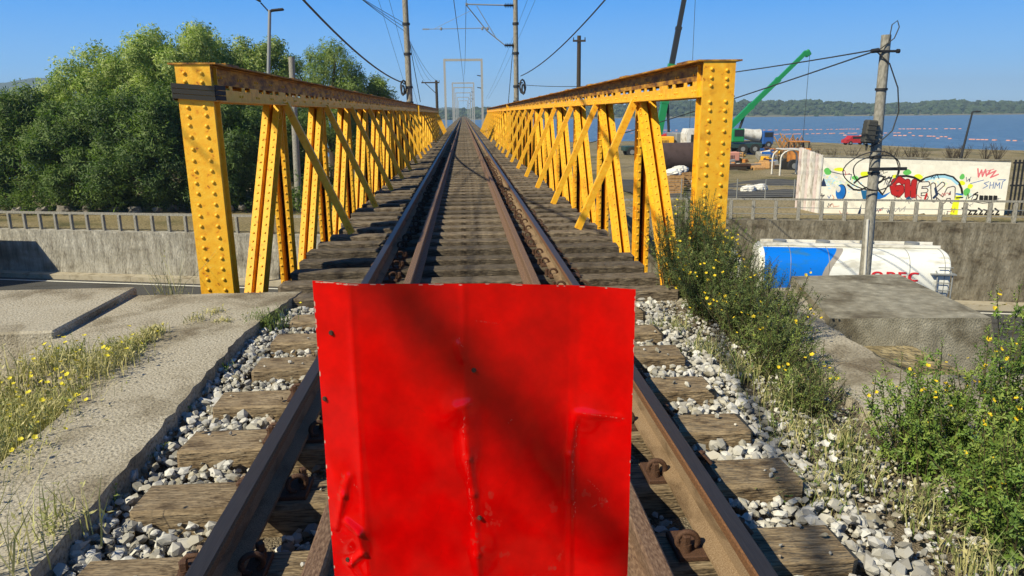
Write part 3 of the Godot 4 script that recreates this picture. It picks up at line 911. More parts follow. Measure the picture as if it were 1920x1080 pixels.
func build_trusses() -> void:
	make_truss(-1.0, F0, "yellow riveted truss on the tree side, strapped end post, over the road", true, true)
	make_truss(1.0, F0, "yellow riveted truss on the river yard side, over the road", true, true)
	make_truss(-1.0, F0 + 31.7, "far yellow truss on the tree side, beyond the concrete masts", false, false)
	make_truss(1.0, F0 + 31.7, "far yellow truss on the river yard side, beyond the masts", false, false)
	# strap round the tree-side end post
	var st := MB.new()
	var c := V(-2.36, 1.56, F0 + 0.11)
	for i in 3:
		var y := -0.05 + i * 0.045
		st.plate(c + V(-0.185, y + 0.02, -0.145), c + V(0.185, y - 0.01, -0.145), Vector3(0, 0.04, 0), V(0, 0, 0.016 + 0.004 * i))
		for s in [-0.182, 0.182]:
			st.plate(c + V(s, y, -0.14), c + V(s, y, 0.15), Vector3(0, 0.04, 0), Vector3(0.012, 0, 0))
	tag(obj("strap", st, M.rubber), "blackened strap wound round the yellow end post near its top", "strap")
	# floor of the two spans
	for sp in 2:
		var f0 := F0 + 31.7 * sp
		var w := ["over the road", "beyond the masts"][sp] as String
		for sx in [-0.86, 0.86]:
			var m := MB.new()
			m.box(V(0, -0.75, PANEL * 5.5), Vector3(0.014, 0.62, PANEL * 11.0))
			for y in [-0.43, -1.06]: m.box(V(0, y, PANEL * 5.5), Vector3(0.24, 0.018, PANEL * 11.0))
			tag(obj("stringer", m, M.rust), "rusty stringer beam under the deck sleepers " + w, "beam", "stringers of the span " + w).position = V(sx, 0, f0)
		for i in 12:
			var m := MB.new()
			m.box(Vector3(0, -1.35, 0), Vector3(4.4, 0.55, 0.016))
			for y in [-1.08, -1.63]: m.box(Vector3(0, y, 0), Vector3(4.4, 0.018, 0.22))
			tag(obj("floor_beam", m, M.rust), "rusty cross beam between the yellow trusses " + w, "beam", "cross beams of the span " + w).position = V(0, 0, f0 + PANEL * i + (0.15 if i == 0 else (-0.15 if i == 11 else 0.0)))
	var pr := MB.new()
	pr.box(V(0, -4.6, 38.2), Vector3(7.4, 3.6, 1.9), Basis.IDENTITY, 0.15)
	tag(obj("bridge_pier", pr, M.old_concrete), "wide concrete pier between the two yellow truss spans", "pier")

# ------------------------------------------------------------------ highway furniture
func build_highway() -> void:
	var spans := [[-60.0, 0.0, "pale retaining wall across the road on the tree side", M.wall_concrete], [0.0, 60.0, "dark stained retaining wall behind the road tanker", M.dark_wall]]
	for s in spans:
		var m := MB.new()
		var x: float = s[0]
		while x < float(s[1]):
			var a := V(x, 0, wall_f(x))
			var b := V(x + 3.0, 0, wall_f(x + 3.0))
			var ya := wall_top(x)
			var yb := wall_top(x + 3.0)
			var nr := V(-0.25, 0, -1).normalized()
			m.q(a + Vector3(0, -5.9, 0), b + Vector3(0, -5.9, 0), b + Vector3(0, yb, 0), a + Vector3(0, ya, 0), nr)
			m.q(a + Vector3(0, ya, 0), b + Vector3(0, yb, 0), b + Vector3(0, yb, 0) - nr * 0.4, a + Vector3(0, ya, 0) - nr * 0.4, Vector3.UP)
			m.q(a + Vector3(0, -5.9, 0) - nr * 0.4, b + Vector3(0, -5.9, 0) - nr * 0.4, b + Vector3(0, yb, 0) - nr * 0.4, a + Vector3(0, ya, 0) - nr * 0.4, -nr)
			x += 3.0
		tag(obj("retaining_wall", m, s[3]), s[2], "wall")
	# parapet railing on the wall
	for s in [[-42.0, -1.0, "concrete post railing on the pale retaining wall, tree side", true], [3.0, 34.0, "concrete post railing with thin wires before the graffiti wall", false]]:
		var t := thing("railing", s[2], "railing", V(0, 0, 0))
		var post := MB.new()
		post.box(Vector3(0, 0.36, 0), Vector3(0.12, 0.76, 0.14), Basis.IDENTITY, 0.012)
		var pm := post.mesh()
		var x: float = s[0]
		while x < float(s[1]):
			var o := obj("post", pm, M.pole_concrete, t)
			o.position = V(x, wall_top(x) - 0.02, wall_f(x) + 0.22)
			o.rotation.y = atan(0.25) * -1.0
			x += 0.80
		var rails := [[0.775, 0.10]] if s[3] else [[0.775, 0.07], [0.46, 0.022], [0.22, 0.022]]
		for r in rails:
			var m := MB.new()
			x = s[0] - 0.4
			while x < float(s[1]):
				m.plate(V(x, wall_top(x) + r[0], wall_f(x) + 0.22), V(x + 1.6, wall_top(x + 1.6) + r[0], wall_f(x + 1.6) + 0.22), Vector3(0, r[1], 0), V(0, 0, maxf(r[1], 0.02)))
				x += 1.6
			obj("top_rail" if r[0] > 0.7 else "wire", m, M.pole_concrete if r[0] > 0.7 else M.steel, t)
	tanker()
	lorry()
	graffiti_wall()

func tanker() -> void:
	var turn := -atan(0.25)
	var o := thing("road_tanker", "white road tanker with blue front half parked under retaining wall", "tanker", V(12.38, -5.8, 26.0 - 0.25 * 12.38), turn)
	# local: x along the truck (front at -x), z towards the camera
	var L := 5.65
	var rx := 1.15
	var ry := 0.88
	var cy := 1.98
	var m := MB.new()
	var segs := 40
	var ring := []
	var xs := [[-L / 2, 0.80], [-L / 2 + 0.03, 0.93], [-L / 2 + 0.12, 1.0], [0.0, 1.0], [L / 2 - 0.12, 1.0], [L / 2 - 0.03, 0.93], [L / 2, 0.80]]
	for e in xs:
		var row := []
		for j in segs + 1:
			var an := TAU * j / segs
			var cs := signf(cos(an)) * pow(absf(cos(an)), 0.58)
			var sn := signf(sin(an)) * pow(absf(sin(an)), 0.58)
			var nn := Vector3(0, sin(an) / ry, cos(an) / rx).normalized()
			if e[1] < 1.0: nn = (nn + Vector3(signf(e[0]) * (1.2 if e[1] < 0.9 else 0.6), 0, 0)).normalized()
			row.append([Vector3(e[0], cy + ry * sn * e[1], rx * cs * e[1]), nn, Vector2((e[0] + L / 2) / L, float(j) / segs)])
		ring.append(row)
	for i in ring.size() - 1:
		for j in segs:
			var a: Array = ring[i][j]
			var b: Array = ring[i][j + 1]
			var c: Array = ring[i + 1][j + 1]
			var d: Array = ring[i + 1][j]
			for tr in [[a, b, c], [a, c, d]]:
				var s := m.v.size()
				m.ts(tr[0][0], tr[1][0], tr[2][0], tr[0][1], tr[1][1], tr[2][1])
				for k in range(s, s + 3):
					for e in tr:
						if e[0] == m.v[k]:
							m.uv.append(e[2])
							break
	for i in [0, ring.size() - 1]:
		for j in segs:
			m.t(Vector3(xs[i][0] * 1.01, cy, 0), ring[i][j][0], ring[i][j + 1][0], Vector3(xs[i][0], 0, 0))
			for k in 3: m.uv.append(Vector2(0.02 if i == 0 else 0.97, 0.5))
	# livery: blue front, sloping grey stripe, white
	var im := Image.create(512, 256, false, Image.FORMAT_RGB8)
	var dirt := noise(83, 0.02, 5)
	for y in 256:
		var an := TAU * y / 256.0
		var hgt := sin(an) * 0.5 + 0.5                                 # 0 belly, 1 top
		for x in 512:
			var u := x / 512.0
			var cut := 0.30 + 0.19 * (hgt - 0.35)
			var c := Color(0.88, 0.89, 0.88)
			if hgt > 0.985: c = Color(0.84, 0.84, 0.80)
			elif u < 0.022: c = Color(0.88, 0.88, 0.86)
			elif u < cut: c = Color(0.03, 0.44, 0.86)
			elif u < cut + 0.035: c = Color(0.60, 0.58, 0.56)
			var dk: float = dirt.get_noise_2d(x * 0.35, y * 2.0)
			if dk > 0.12: c = c.lerp(Color(0.45, 0.42, 0.36), minf((dk - 0.12) * 0.9, 0.35))
			im.set_pixel(x, y, c)
	var tm := mat(Color.WHITE, 0.3)
	tm.albedo_texture = ImageTexture.create_from_image(im)
	obj("tank", m, tm, o)
	for sx in [-1.9, -0.75, 0.45, 1.6, 2.6]:
		var sm := MB.new()
		var loop := []
		for j in segs + 1:
			var an := TAU * j / segs
			loop.append(Vector3(sx, cy + (ry + 0.004) * signf(sin(an)) * pow(absf(sin(an)), 0.58), (rx + 0.004) * signf(cos(an)) * pow(absf(cos(an)), 0.58)))
		sm.tube(loop, 0.010, 0.010, 5, false)
		obj("seam_band", sm, M.steel, o)
	var wk := MB.new()
	for s in [-0.34, 0.34]:
		wk.box(Vector3(0, cy + ry + 0.055, s), Vector3(L - 0.3, 0.09, 0.04))
	wk.box(Vector3(0, cy + ry + 0.02, 0), Vector3(L - 0.4, 0.03, 0.6))
	obj("walkway", wk, M.white, o)
	for i in 4:
		var hm := MB.new()
		hm.tube([Vector3(0, 0, 0), Vector3(0, 0.1, 0)], 0.22, 0.22, 14)
		obj("hatch", hm, M.steel, o).position = Vector3(-2.1 + i * 1.35, cy + ry + 0.035, 0)
	var tx := TextMesh.new()
	tx.text = "COPEC"
	var fo := SystemFont.new()
	fo.font_names = PackedStringArray(["Droid Sans"])
	fo.font_weight = 800
	tx.font = fo
	tx.font_size = 56; tx.pixel_size = 0.0080; tx.depth = 0.012; tx.curve_step = 2.0
	var to := obj("lettering", tx, mat(lin(0.62, 0.02, 0.03), 0.5), o)
	to.position = Vector3(1.0, cy + 0.12, 1.158)
	to.scale = Vector3(1.25, 0.9, 1)
	var ld := MB.new()
	for s in [0.0, 0.42]:
		ld.tube([Vector3(s, 0.5, 0), Vector3(s, 2.0, 0), Vector3(s - 0.15, 2.5, -0.45)], 0.022, 0.022, 6)
	for i in 8: ld.tube([Vector3(0, 0.55 + i * 0.24, 0), Vector3(0.42, 0.55 + i * 0.24, 0)], 0.016, 0.016, 5)
	ld.box(Vector3(0.16, 2.02, -0.06), Vector3(0.7, 0.03, 0.28))
	obj("ladder", ld, M.steel, o).position = Vector3(2.38, 0.2, 1.22)
	var ch := MB.new()
	ch.box(Vector3(-1.0, 0.85, 0), Vector3(8.0, 0.28, 0.9))
	ch.box(Vector3(3.0, 0.75, 0), Vector3(0.12, 0.16, 2.2))
	obj("chassis", ch, M.dark, o)
	for x in [1.2, 2.35, -4.4]:
		for z in [-1.0, 1.0]:
			var wh := MB.new()
			wh.tube([Vector3(0, 0, -0.14), Vector3(0, 0, 0.14)], 0.5, 0.5, 20)
			var w := obj("wheel", wh, M.rubber, o)
			w.position = Vector3(x, 0.5, z)
			var rim := MB.new()
			rim.tube([Vector3(0, 0, 0), Vector3(0, 0, 0.16 * z)], 0.27, 0.22, 14)
			obj("rim", rim, M.steel, w)
	for z in [-0.85, 0.85]:
		var tl := MB.new()
		tl.box(Vector3(3.075, 0.95, z), Vector3(0.03, 0.1, 0.3))
		obj("tail_lamp", tl, M.redp, o)
	var cab := MB.new()
	cab.extrude(PackedVector2Array([Vector2(-1.0, 0.0), Vector2(0.9, 0.0), Vector2(0.9, 1.75), Vector2(-0.7, 1.75), Vector2(-0.98, 0.8)]), Vector3(-4.3, 0.75, -1.1), Vector3(-4.3, 0.75, 1.1), Vector3.RIGHT, Vector3.UP)
	var cb := obj("cab", cab, M.white, o)
	var cw := MB.new()
	cw.box(Vector3(-4.35, 2.0, 1.105), Vector3(0.9, 0.6, 0.01))
	obj("window", cw, M.glass, cb)

func lorry() -> void:
	var o := thing("box_lorry", "white box lorry on the road, its shadow on the pale wall", "lorry", V(-21.9, -5.8, 32.5), -atan(0.25))
	var b := MB.new()
	b.box(Vector3(-3.3, 2.3, 0), Vector3(6.6, 2.62, 2.45), Basis.IDENTITY, 0.03)
	obj("cargo_box", b, M.white, o)
	var c := MB.new()
	c.extrude(PackedVector2Array([Vector2(-0.9, 0.0), Vector2(0.9, 0.0), Vector2(0.9, 1.9), Vector2(-0.6, 1.9), Vector2(-0.88, 0.9)]), Vector3(-7.7, 0.6, -1.05), Vector3(-7.7, 0.6, 1.05), Vector3.RIGHT, Vector3.UP)
	obj("cab", c, M.blue, o)
	var ch := MB.new()
	ch.box(Vector3(-4.2, 0.8, 0), Vector3(8.4, 0.3, 0.9))
	obj("chassis", ch, M.dark, o)
	for x in [-1.4, -7.4]:
		for z in [-1.0, 1.0]:
			var wh := MB.new()
			wh.tube([Vector3(0, 0, -0.14), Vector3(0, 0, 0.14)], 0.5, 0.5, 18)
			obj("wheel", wh, M.rubber, o).position = Vector3(x, 0.5, z)

# --- painted letters: strokes drawn into an image
func stroke(im: Image, pts: Array, w: float, c: Color, closed := false) -> void:
	var n := pts.size() if closed else pts.size() - 1
	for i in n:
		var a := Vector2(pts[i][0], pts[i][1])
		var b := Vector2(pts[(i + 1) % pts.size()][0], pts[(i + 1) % pts.size()][1])
		var k := int(a.distance_to(b) / maxf(w * 0.3, 0.7)) + 1
		for s in k + 1:
			disc(im, a.lerp(b, float(s) / k), w * 0.5, w * 0.5, c)

func disc(im: Image, p: Vector2, rx: float, ry: float, c: Color) -> void:
	for y in range(maxi(0, int(p.y - ry)), mini(im.get_height(), int(p.y + ry) + 2)):
		var e := 1.0 - pow((y - p.y) / ry, 2.0)
		if e <= 0.0: continue
		var h := rx * sqrt(e)
		var x0 := maxi(0, int(ceil(p.x - h)))
		var x1 := mini(im.get_width() - 1, int(p.x + h))
		if x1 >= x0: im.fill_rect(Rect2i(x0, y, x1 - x0 + 1, 1), c)

func fill(im: Image, pts: Array, c: Color) -> void:
	var pg := PackedVector2Array()
	var lo := Vector2(9999, 9999)
	var hi := Vector2(-9999, -9999)
	for p in pts:
		var q := Vector2(p[0], p[1])
		pg.append(q); lo = lo.min(q); hi = hi.max(q)
	for y in range(maxi(0, int(lo.y)), mini(im.get_height(), int(hi.y) + 1)):
		for x in range(maxi(0, int(lo.x)), mini(im.get_width(), int(hi.x) + 1)):
			if Geometry2D.is_point_in_polygon(Vector2(x, y), pg): im.set_pixel(x, y, c)

func zg(pts: Array) -> Array:                                       # zoomed photograph coordinates to picture coordinates
	var r := []
	for p in pts: r.append([p[0] * 0.588 - 15.0, p[1] * 0.588 - 47.0])
	return r

func graffiti_wall() -> void:
	var W := 1024
	var H := 372
	var im := Image.create(W, H, false, Image.FORMAT_RGB8)
	var n1 := noise(81, 0.012, 4).get_image(W, H)
	for y in H:
		for x in W:
			var k := n1.get_pixel(x, y).r
			var t := 0.92 + (k - 0.5) * 0.10
			if y < 26 and k > 0.52: t -= 0.05
			im.set_pixel(x, y, Color(t, t * 0.985, t * 0.93))
	var black := Color(0.08, 0.08, 0.09)
	for b in [[110, 290, 90, 60], [300, 300, 120, 60], [520, 400, 100, 60], [1120, 300, 170, 60], [860, 330, 120, 90], [1420, 420, 60, 60]]:       # pale sprayed ground
		for s in 60:
			var e: Array = zg([[b[0] + rng.randfn() * b[2] * 0.5, b[1] + rng.randfn() * b[3] * 0.5]])[0]
			disc(im, Vector2(e[0], e[1]), rng.randf_range(3, 9), rng.randf_range(2, 6), [Color(0.72, 0.86, 0.93), Color(0.80, 0.90, 0.80), Color(0.90, 0.90, 0.72), Color(0.86, 0.88, 0.90)][rng.randi() % 4])
	var red := Color(0.70, 0.10, 0.11)
	var blue := Color(0.02, 0.42, 0.76)
	var navy := Color(0.10, 0.18, 0.32)
	var teal := Color(0.05, 0.38, 0.58)
	var grn := Color(0.38, 0.74, 0.36)
	var yel := Color(0.88, 0.92, 0.16)
	for b in [[70, 215, 34, 30, grn], [180, 190, 42, 16, yel], [430, 225, 34, 22, yel], [345, 265, 30, 18, grn], [830, 200, 34, 24, grn], [935, 235, 40, 22, yel], [1338, 228, 22, 24, grn], [1345, 285, 26, 20, yel], [1400, 372, 30, 34, grn], [1428, 315, 24, 20, yel], [720, 240, 24, 14, yel]]:
		var p: Array = zg([[b[0], b[1]]])[0]
		for s in 5: disc(im, Vector2(p[0], p[1]) + Vector2(rng.randf_range(-0.4, 0.4) * b[2], rng.randf_range(-0.4, 0.4) * b[3]) * 0.6, b[2] * 0.5, b[3] * 0.5, b[4])
	fill(im, zg([[40, 270], [75, 350], [10, 352]]), navy)
	stroke(im, zg([[100, 212], [200, 232], [305, 232], [300, 280]]), 4, navy)
	# swirl, ellipse and darts of the left piece
	var el: Array = zg([[220, 400]])[0]
	disc(im, Vector2(el[0], el[1]), 30, 44, navy)
	disc(im, Vector2(el[0] - 3, el[1]), 27, 41, blue)
	disc(im, Vector2(el[0] - 16, el[1] - 16), 12, 17, Color(0.87, 0.87, 0.84))
	stroke(im, zg([[340, 310], [390, 262], [470, 240], [560, 232], [620, 248], [600, 285], [550, 320], [580, 370], [620, 410]]), 10, black)
	stroke(im, zg([[280, 330], [340, 372], [400, 376], [460, 350]]), 10, black)
	stroke(im, zg([[620, 410], [660, 330], [690, 250], [640, 262], [560, 300]]), 7, black)
	fill(im, zg([[410, 378], [520, 372], [500, 470], [440, 470]]), teal)
	fill(im, zg([[570, 378], [620, 418], [700, 378], [650, 430], [540, 478]]), blue)
	fill(im, zg([[430, 500], [400, 600], [430, 600]]), navy)
	fill(im, zg([[520, 520], [550, 605], [520, 600]]), navy)
	# arcs over the lettering
	stroke(im, zg([[735, 238], [830, 232], [900, 245], [960, 275], [1010, 245], [1100, 216], [1180, 212], [1260, 232], [1320, 285], [1350, 340], [1365, 395]]), 12, black)
	stroke(im, zg([[1010, 262], [1100, 232], [1180, 228], [1250, 246], [1305, 292]]), 14, Color(0.62, 0.82, 0.92))
	stroke(im, zg([[1310, 390], [1365, 398]]), 9, blue)
	# five big letters
	var letters := [
		[[[800, 285], [765, 265], [720, 285], [708, 335], [725, 385], [770, 405], [795, 375], [790, 340], [755, 345]], red, 26],
		[[[842, 285], [850, 345], [858, 410]], red, 26], [[[850, 350], [900, 340]], red, 24], [[[905, 285], [905, 345], [912, 410]], red, 26],
		[[[1030, 300], [965, 305], [960, 365], [1020, 360], [960, 365], [965, 435], [1030, 430]], Color(0.9, 0.89, 0.85), 22],
		[[[1085, 310], [1095, 380], [1110, 450]], Color(0.9, 0.89, 0.85), 22], [[[1170, 300], [1100, 375]], Color(0.9, 0.89, 0.85), 20], [[[1105, 385], [1180, 440]], Color(0.9, 0.89, 0.85), 20],
		[[[1195, 465], [1235, 350], [1270, 340], [1282, 460]], Color(0.9, 0.89, 0.85), 22], [[[1215, 420], [1275, 415]], Color(0.9, 0.89, 0.85), 18]]
	for l in letters: stroke(im, zg(l[0]), l[2] + 9.0, Color(0.45, 0.10, 0.12) if l[1] == red else Color(0.22, 0.16, 0.20))
	for l in letters: stroke(im, zg(l[0]), l[2] - (0.0 if l[1] == red else 1.0), l[1])
	fill(im, zg([[835, 462], [870, 415], [915, 462]]), navy)
	stroke(im, zg([[1110, 340], [1130, 400], [1105, 430]]), 14, navy)
	stroke(im, zg([[1035, 395], [1025, 440]]), 12, red)
	fill(im, zg([[1308, 410], [1365, 405], [1345, 440], [1345, 680], [1265, 680], [1285, 480]]), yel)
	stroke(im, zg([[1315, 430], [1370, 425]]), 8, black)
	stroke(im, zg([[1270, 540], [1325, 540]]), 3, Color(0.5, 0.6, 0.1)); stroke(im, zg([[1275, 595], [1320, 600]]), 6, Color(0.45, 0.55, 0.1))
	# tags
	var pink := Color(0.86, 0.45, 0.48)
	stroke(im, zg([[1475, 150], [1490, 225], [1510, 160], [1525, 220], [1545, 155], [1560, 215], [1590, 160], [1575, 200], [1640, 165], [1600, 230], [1665, 200]]), 8, pink)
	stroke(im, zg([[1490, 190], [1620, 150]]), 4, pink)
	var tb := Color(0.28, 0.42, 0.66)
	stroke(im, zg([[1590, 270], [1550, 285], [1585, 310], [1545, 335]]), 4, tb); stroke(im, zg([[1605, 275], [1605, 335]]), 4, tb); stroke(im, zg([[1605, 305], [1635, 300], [1635, 275], [1635, 335]]), 4, tb)
	stroke(im, zg([[1650, 335], [1655, 280], [1672, 310], [1690, 278], [1692, 335]]), 4, tb); stroke(im, zg([[1670, 252], [1740, 250], [1715, 270], [1710, 335]]), 4, tb); stroke(im, zg([[1425, 290], [1540, 255]]), 4, tb)
	stroke(im, zg([[1500, 375], [1470, 395], [1505, 400], [1500, 440], [1470, 450]]), 8, black)
	for i in 4:
		var x := 1530.0 + i * 42.0
		stroke(im, zg([[x, 410], [x + 22, 412], [x + 25, 445], [x + 2, 450], [x, 410], [x + 28, 455]]), 9, black)
	stroke(im, zg([[1470, 465], [1560, 480], [1690, 465]]), 4, black)
	for i in 7:
		var x := 1380.0 + i * 50.0
		stroke(im, zg([[x, 530 + (i % 3) * 12], [x + 35, 555], [x + 8, 600], [x + 42, 585], [x + 30, 625]]), 9, black)
	stroke(im, zg([[35, 420], [40, 465]]), 5, black); stroke(im, zg([[20, 440], [62, 432], [40, 455]]), 5, Color(0.3, 0.3, 0.3))
	stroke(im, zg([[95, 440], [110, 460], [125, 430]]), 4, tb); stroke(im, zg([[140, 430], [158, 455], [140, 470]]), 4, Color(0.85, 0.55, 0.4))
	stroke(im, zg([[110, 550], [150, 510], [160, 540], [215, 530]]), 4, Color(0.8, 0.6, 0.55))
	stroke(im, zg([[700, 520], [720, 570], [740, 530], [760, 575], [790, 530], [800, 570], [850, 520], [840, 570]]), 4, Color(0.62, 0.62, 0.62))
	stroke(im, zg([[980, 600], [1030, 590], [1070, 620]]), 7, Color(0.2, 0.2, 0.2)); stroke(im, zg([[1150, 620], [1210, 615], [1250, 595]]), 5, navy)
	for i in 26:
		var bx := rng.randf_range(20, 1700)
		var by := rng.randf_range(400, 640) if i % 3 else rng.randf_range(190, 330)
		var pts := []
		for k in 7: pts.append([bx + k * rng.randf_range(5, 14), by + rng.randf_range(-28, 28)])
		stroke(im, zg(pts), rng.randf_range(2.0, 4.0), [black, navy, Color(0.5, 0.5, 0.52), teal, Color(0.7, 0.35, 0.35)][rng.randi() % 5])
	var face := mat(Color.WHITE, 0.9)
	face.albedo_texture = ImageTexture.create_from_image(im)
	var f := func(x: float) -> float: return 33.0 - 0.25 * x
	var t := thing("graffiti_wall", "white rendered wall covered in colourful graffiti lettering behind the railing", "wall")
	var b := MB.new()
	var a0 := V(14.55, -3.25, f.call(14.55))
	var a1 := V(21.25, -3.25, f.call(21.25))
	var y0 := 2.75
	var y1 := 2.57
	var back := V(0.25, 0, 1).normalized() * 0.22
	b.q(a0 + back, a1 + back, a1 + back + Vector3(0, y1, 0), a0 + back + Vector3(0, y0, 0), back)
	b.q(a0 + Vector3(0, y0, 0), a1 + Vector3(0, y1, 0), a1 + back + Vector3(0, y1, 0), a0 + back + Vector3(0, y0, 0), Vector3.UP)
	b.q(a0, a0 + back, a0 + back + Vector3(0, y0, 0), a0 + Vector3(0, y0, 0), V(-1, 0, 0))
	b.q(a1, a1 + back, a1 + back + Vector3(0, y1, 0), a1 + Vector3(0, y1, 0), V(1, 0, 0))
	obj("wall_body", b, M.white, t)
	var p := MB.new()
	p.quv(a0, a1, a1 + Vector3(0, y1, 0), a0 + Vector3(0, y0, 0), -back)
	obj("painted_face", p, face, t)
	var cp := MB.new()
	cp.plate(a0 + Vector3(0, y0 + 0.035, 0) + back * 0.5, a1 + Vector3(0, y1 + 0.035, 0) + back * 0.5, back * 1.25, Vector3(0, 0.06, 0))
	obj("coping", cp, M.old_concrete, t)
	# return wall of pinkish boards at its left end
	var rw := thing("board_wall", "whitewashed wall of upright boards streaked with pink, beside the graffiti", "wall")
	for i in 8:
		var e := i / 8.0
		var q := V(14.5, 0, f.call(14.5)).lerp(V(14.46, 0, f.call(14.5) + 2.0), e)
		var q2 := V(14.5, 0, f.call(14.5)).lerp(V(14.46, 0, f.call(14.5) + 2.0), e + 0.118)
		var m := MB.new()
		m.plate((q + q2) * 0.5 + Vector3(0, -3.4, 0), (q + q2) * 0.5 + Vector3(0, -0.42 + 0.03 * i, 0), q2 - q, (q2 - q).cross(Vector3.UP).normalized() * (0.06 + 0.02 * (i % 2)))
		obj("board", m, over(mat([lin(0.80, 0.79, 0.77), lin(0.74, 0.64, 0.65), lin(0.62, 0.61, 0.60)][i % 3], 0.9), M.blotch, Vector3(1, 0.5, 1)), rw)
	var g := thing("iron_gate", "black iron bar gate at the end of the graffiti wall", "gate")
	for i in 20:
		var x := 21.4 + i * 0.14
		var m := MB.new()
		m.box(V(x, -1.85, f.call(x)), Vector3(0.07, 2.5, 0.03))
		obj("bar", m, M.dark, g)
	for y in [-2.9, -1.6, -0.72]:
		var m := MB.new()
		m.plate(V(21.35, y, f.call(21.35) + 0.03), V(24.2, y, f.call(24.2) + 0.03), Vector3(0, 0.07, 0), V(0, 0, 0.03))
		obj("cross_bar", m, M.dark, g)

# ------------------------------------------------------------------ red board on its post in the middle of the track
func build_panel() -> void:
	var t := thing("stop_board", "dented glossy red sheet metal board screwed to a post between rails", "board", V(0.010, -0.2, 0.85))
	var W := 0.385
	var Ht := 0.62
	var top := 1.36
	var nx := 130
	var ny := 190
	var dn := noise(91, 1.0, 3)
	# sharp wrinkles: [u, v, u, v, height]
	var wr := [[0.455, 0.30, 0.462, 0.36, 0.0018], [0.462, 0.36, 0.478, 0.44, 0.0021], [0.478, 0.44, 0.485, 0.58, 0.0018], [0.485, 0.58, 0.49, 0.75, 0.0016], [0.82, 0.275, 0.80, 0.36, 0.0018], [0.82, 0.265, 0.96, 0.27, 0.0014], [0.80, 0.36, 0.80, 0.46, 0.0018], [0.06, 0.50, 0.10, 0.52, 0.0036], [0.10, 0.52, 0.105, 0.57, 0.0038], [0.105, 0.57, 0.06, 0.60, 0.0036], [0.06, 0.60, 0.11, 0.65, 0.0036], [0.02, 0.52, 0.055, 0.44, 0.0028], [0.055, 0.44, 0.075, 0.40, 0.0022], [0.44, 0.12, 0.45, 0.15, 0.0016], [0.43, 0.25, 0.47, 0.24, 0.0012], [0.115, 0.0, 0.13, 1.0, 0.0009], [0.815, 0.0, 0.80, 1.0, 0.0010], [0.462, 0.0, 0.455, 0.30, 0.0007]]
	var hz := func(u: float, v: float) -> float:                     # u across 0..1, v down 0..1
		var z := 0.0
		z -= 0.26 * maxf(0.0, 0.115 - u) * W
		z += 0.16 * maxf(0.0, u - 0.815) * W
		var mid := 0.46 + 0.02 * v
		z -= 0.09 * (minf(u, 0.815) - mid) * W if u > mid else 0.0
		z += dn.get_noise_2d(u * 1.3, v * 1.5) * 0.0035
		for d in wr:
			var q := Geometry2D.get_closest_point_to_segment(Vector2(u * W, v * Ht), Vector2(d[0] * W, d[1] * Ht), Vector2(d[2] * W, d[3] * Ht))
			var e := q.distance_squared_to(Vector2(u * W, v * Ht)) / 0.000016
			if e < 9.0: z += d[4] * exp(-e)
		for d in [[0.08, 0.53, 0.05, 0.04, 0.006], [0.03, 0.44, 0.04, 0.07, 0.005], [0.85, 0.27, 0.05, 0.03, 0.004], [0.47, 0.33, 0.03, 0.07, 0.004], [0.43, 0.26, 0.05, 0.03, 0.004], [0.5, 0.57, 0.04, 0.04, 0.003]]:
			z += d[4] * exp(-pow((u - d[0]) / d[2], 2.0) - pow((v - d[1]) / d[3], 2.0))
		return z
	var surf := func(u: float, v: float) -> Vector3:
		return Vector3((u - 0.5) * W, top - v * Ht - 0.018 * u + 0.003 * maxf(0.0, 1.0 - absf(u - 0.55) * 2.4), hz.call(u, v))
	var m := MB.new()
	var grid := []
	for j in ny + 1:
		var row := []
		for i in nx + 1: row.append([surf.call(float(i) / nx, float(j) / ny), Vector3.BACK, Vector2(float(i) / nx, float(j) / ny)])
		grid.append(row)
	for j in ny + 1:
		for i in nx + 1:
			var a: Vector3 = grid[maxi(j - 1, 0)][i][0] - grid[mini(j + 1, ny)][i][0]
			var b: Vector3 = grid[j][maxi(i - 1, 0)][0] - grid[j][mini(i + 1, nx)][0]
			var k := a.cross(b).normalized()
			grid[j][i][1] = k if k.z > 0.0 else -k
	for side in [1.0, -1.0]:
		var off := Vector3(0, 0, -0.0012) if side < 0.0 else Vector3.ZERO
		for j in ny:
			for i in nx:
				var c: Array = [grid[j][i], grid[j][i + 1], grid[j + 1][i + 1], grid[j + 1][i]]
				for tr in [[0, 1, 2], [0, 2, 3]]:
					var s := m.v.size()
					m.ts(c[tr[0]][0] + off, c[tr[1]][0] + off, c[tr[2]][0] + off, c[tr[0]][1] * side, c[tr[1]][1] * side, c[tr[2]][1] * side)
					for k in range(s, s + 3):
						for e in tr:
							if c[e][0] + off == m.v[k]:
								m.uv.append(c[e][2])
								break
	# paint with scuffs, and with pale glints painted along the creases
	var im := Image.create(768, 1152, false, Image.FORMAT_RGB8)
	im.fill(Color(0.80, 0.015, 0.012))
	var nz := noise(92, 0.01, 4).get_image(768, 1152)
	for y in 1152:
		for x in 768:
			var k := nz.get_pixel(x, y).r
			im.set_pixel(x, y, Color(0.79 + (k - 0.5) * 0.14, 0.004, 0.006))
	var scuff := Color(0.74, 0.17, 0.13)
	var chip_glint := Color(0.72, 0.60, 0.55)
	var U := func(px: float, py: float) -> Array:                    # photograph pixel to picture
		var s := (py - 540.0) / 540.0
		var l := 583.0 + 52.0 * s
		var r := 1192.0 - 17.0 * s
		return [(px - l) / (r - l) * 768.0, s * 760.0]
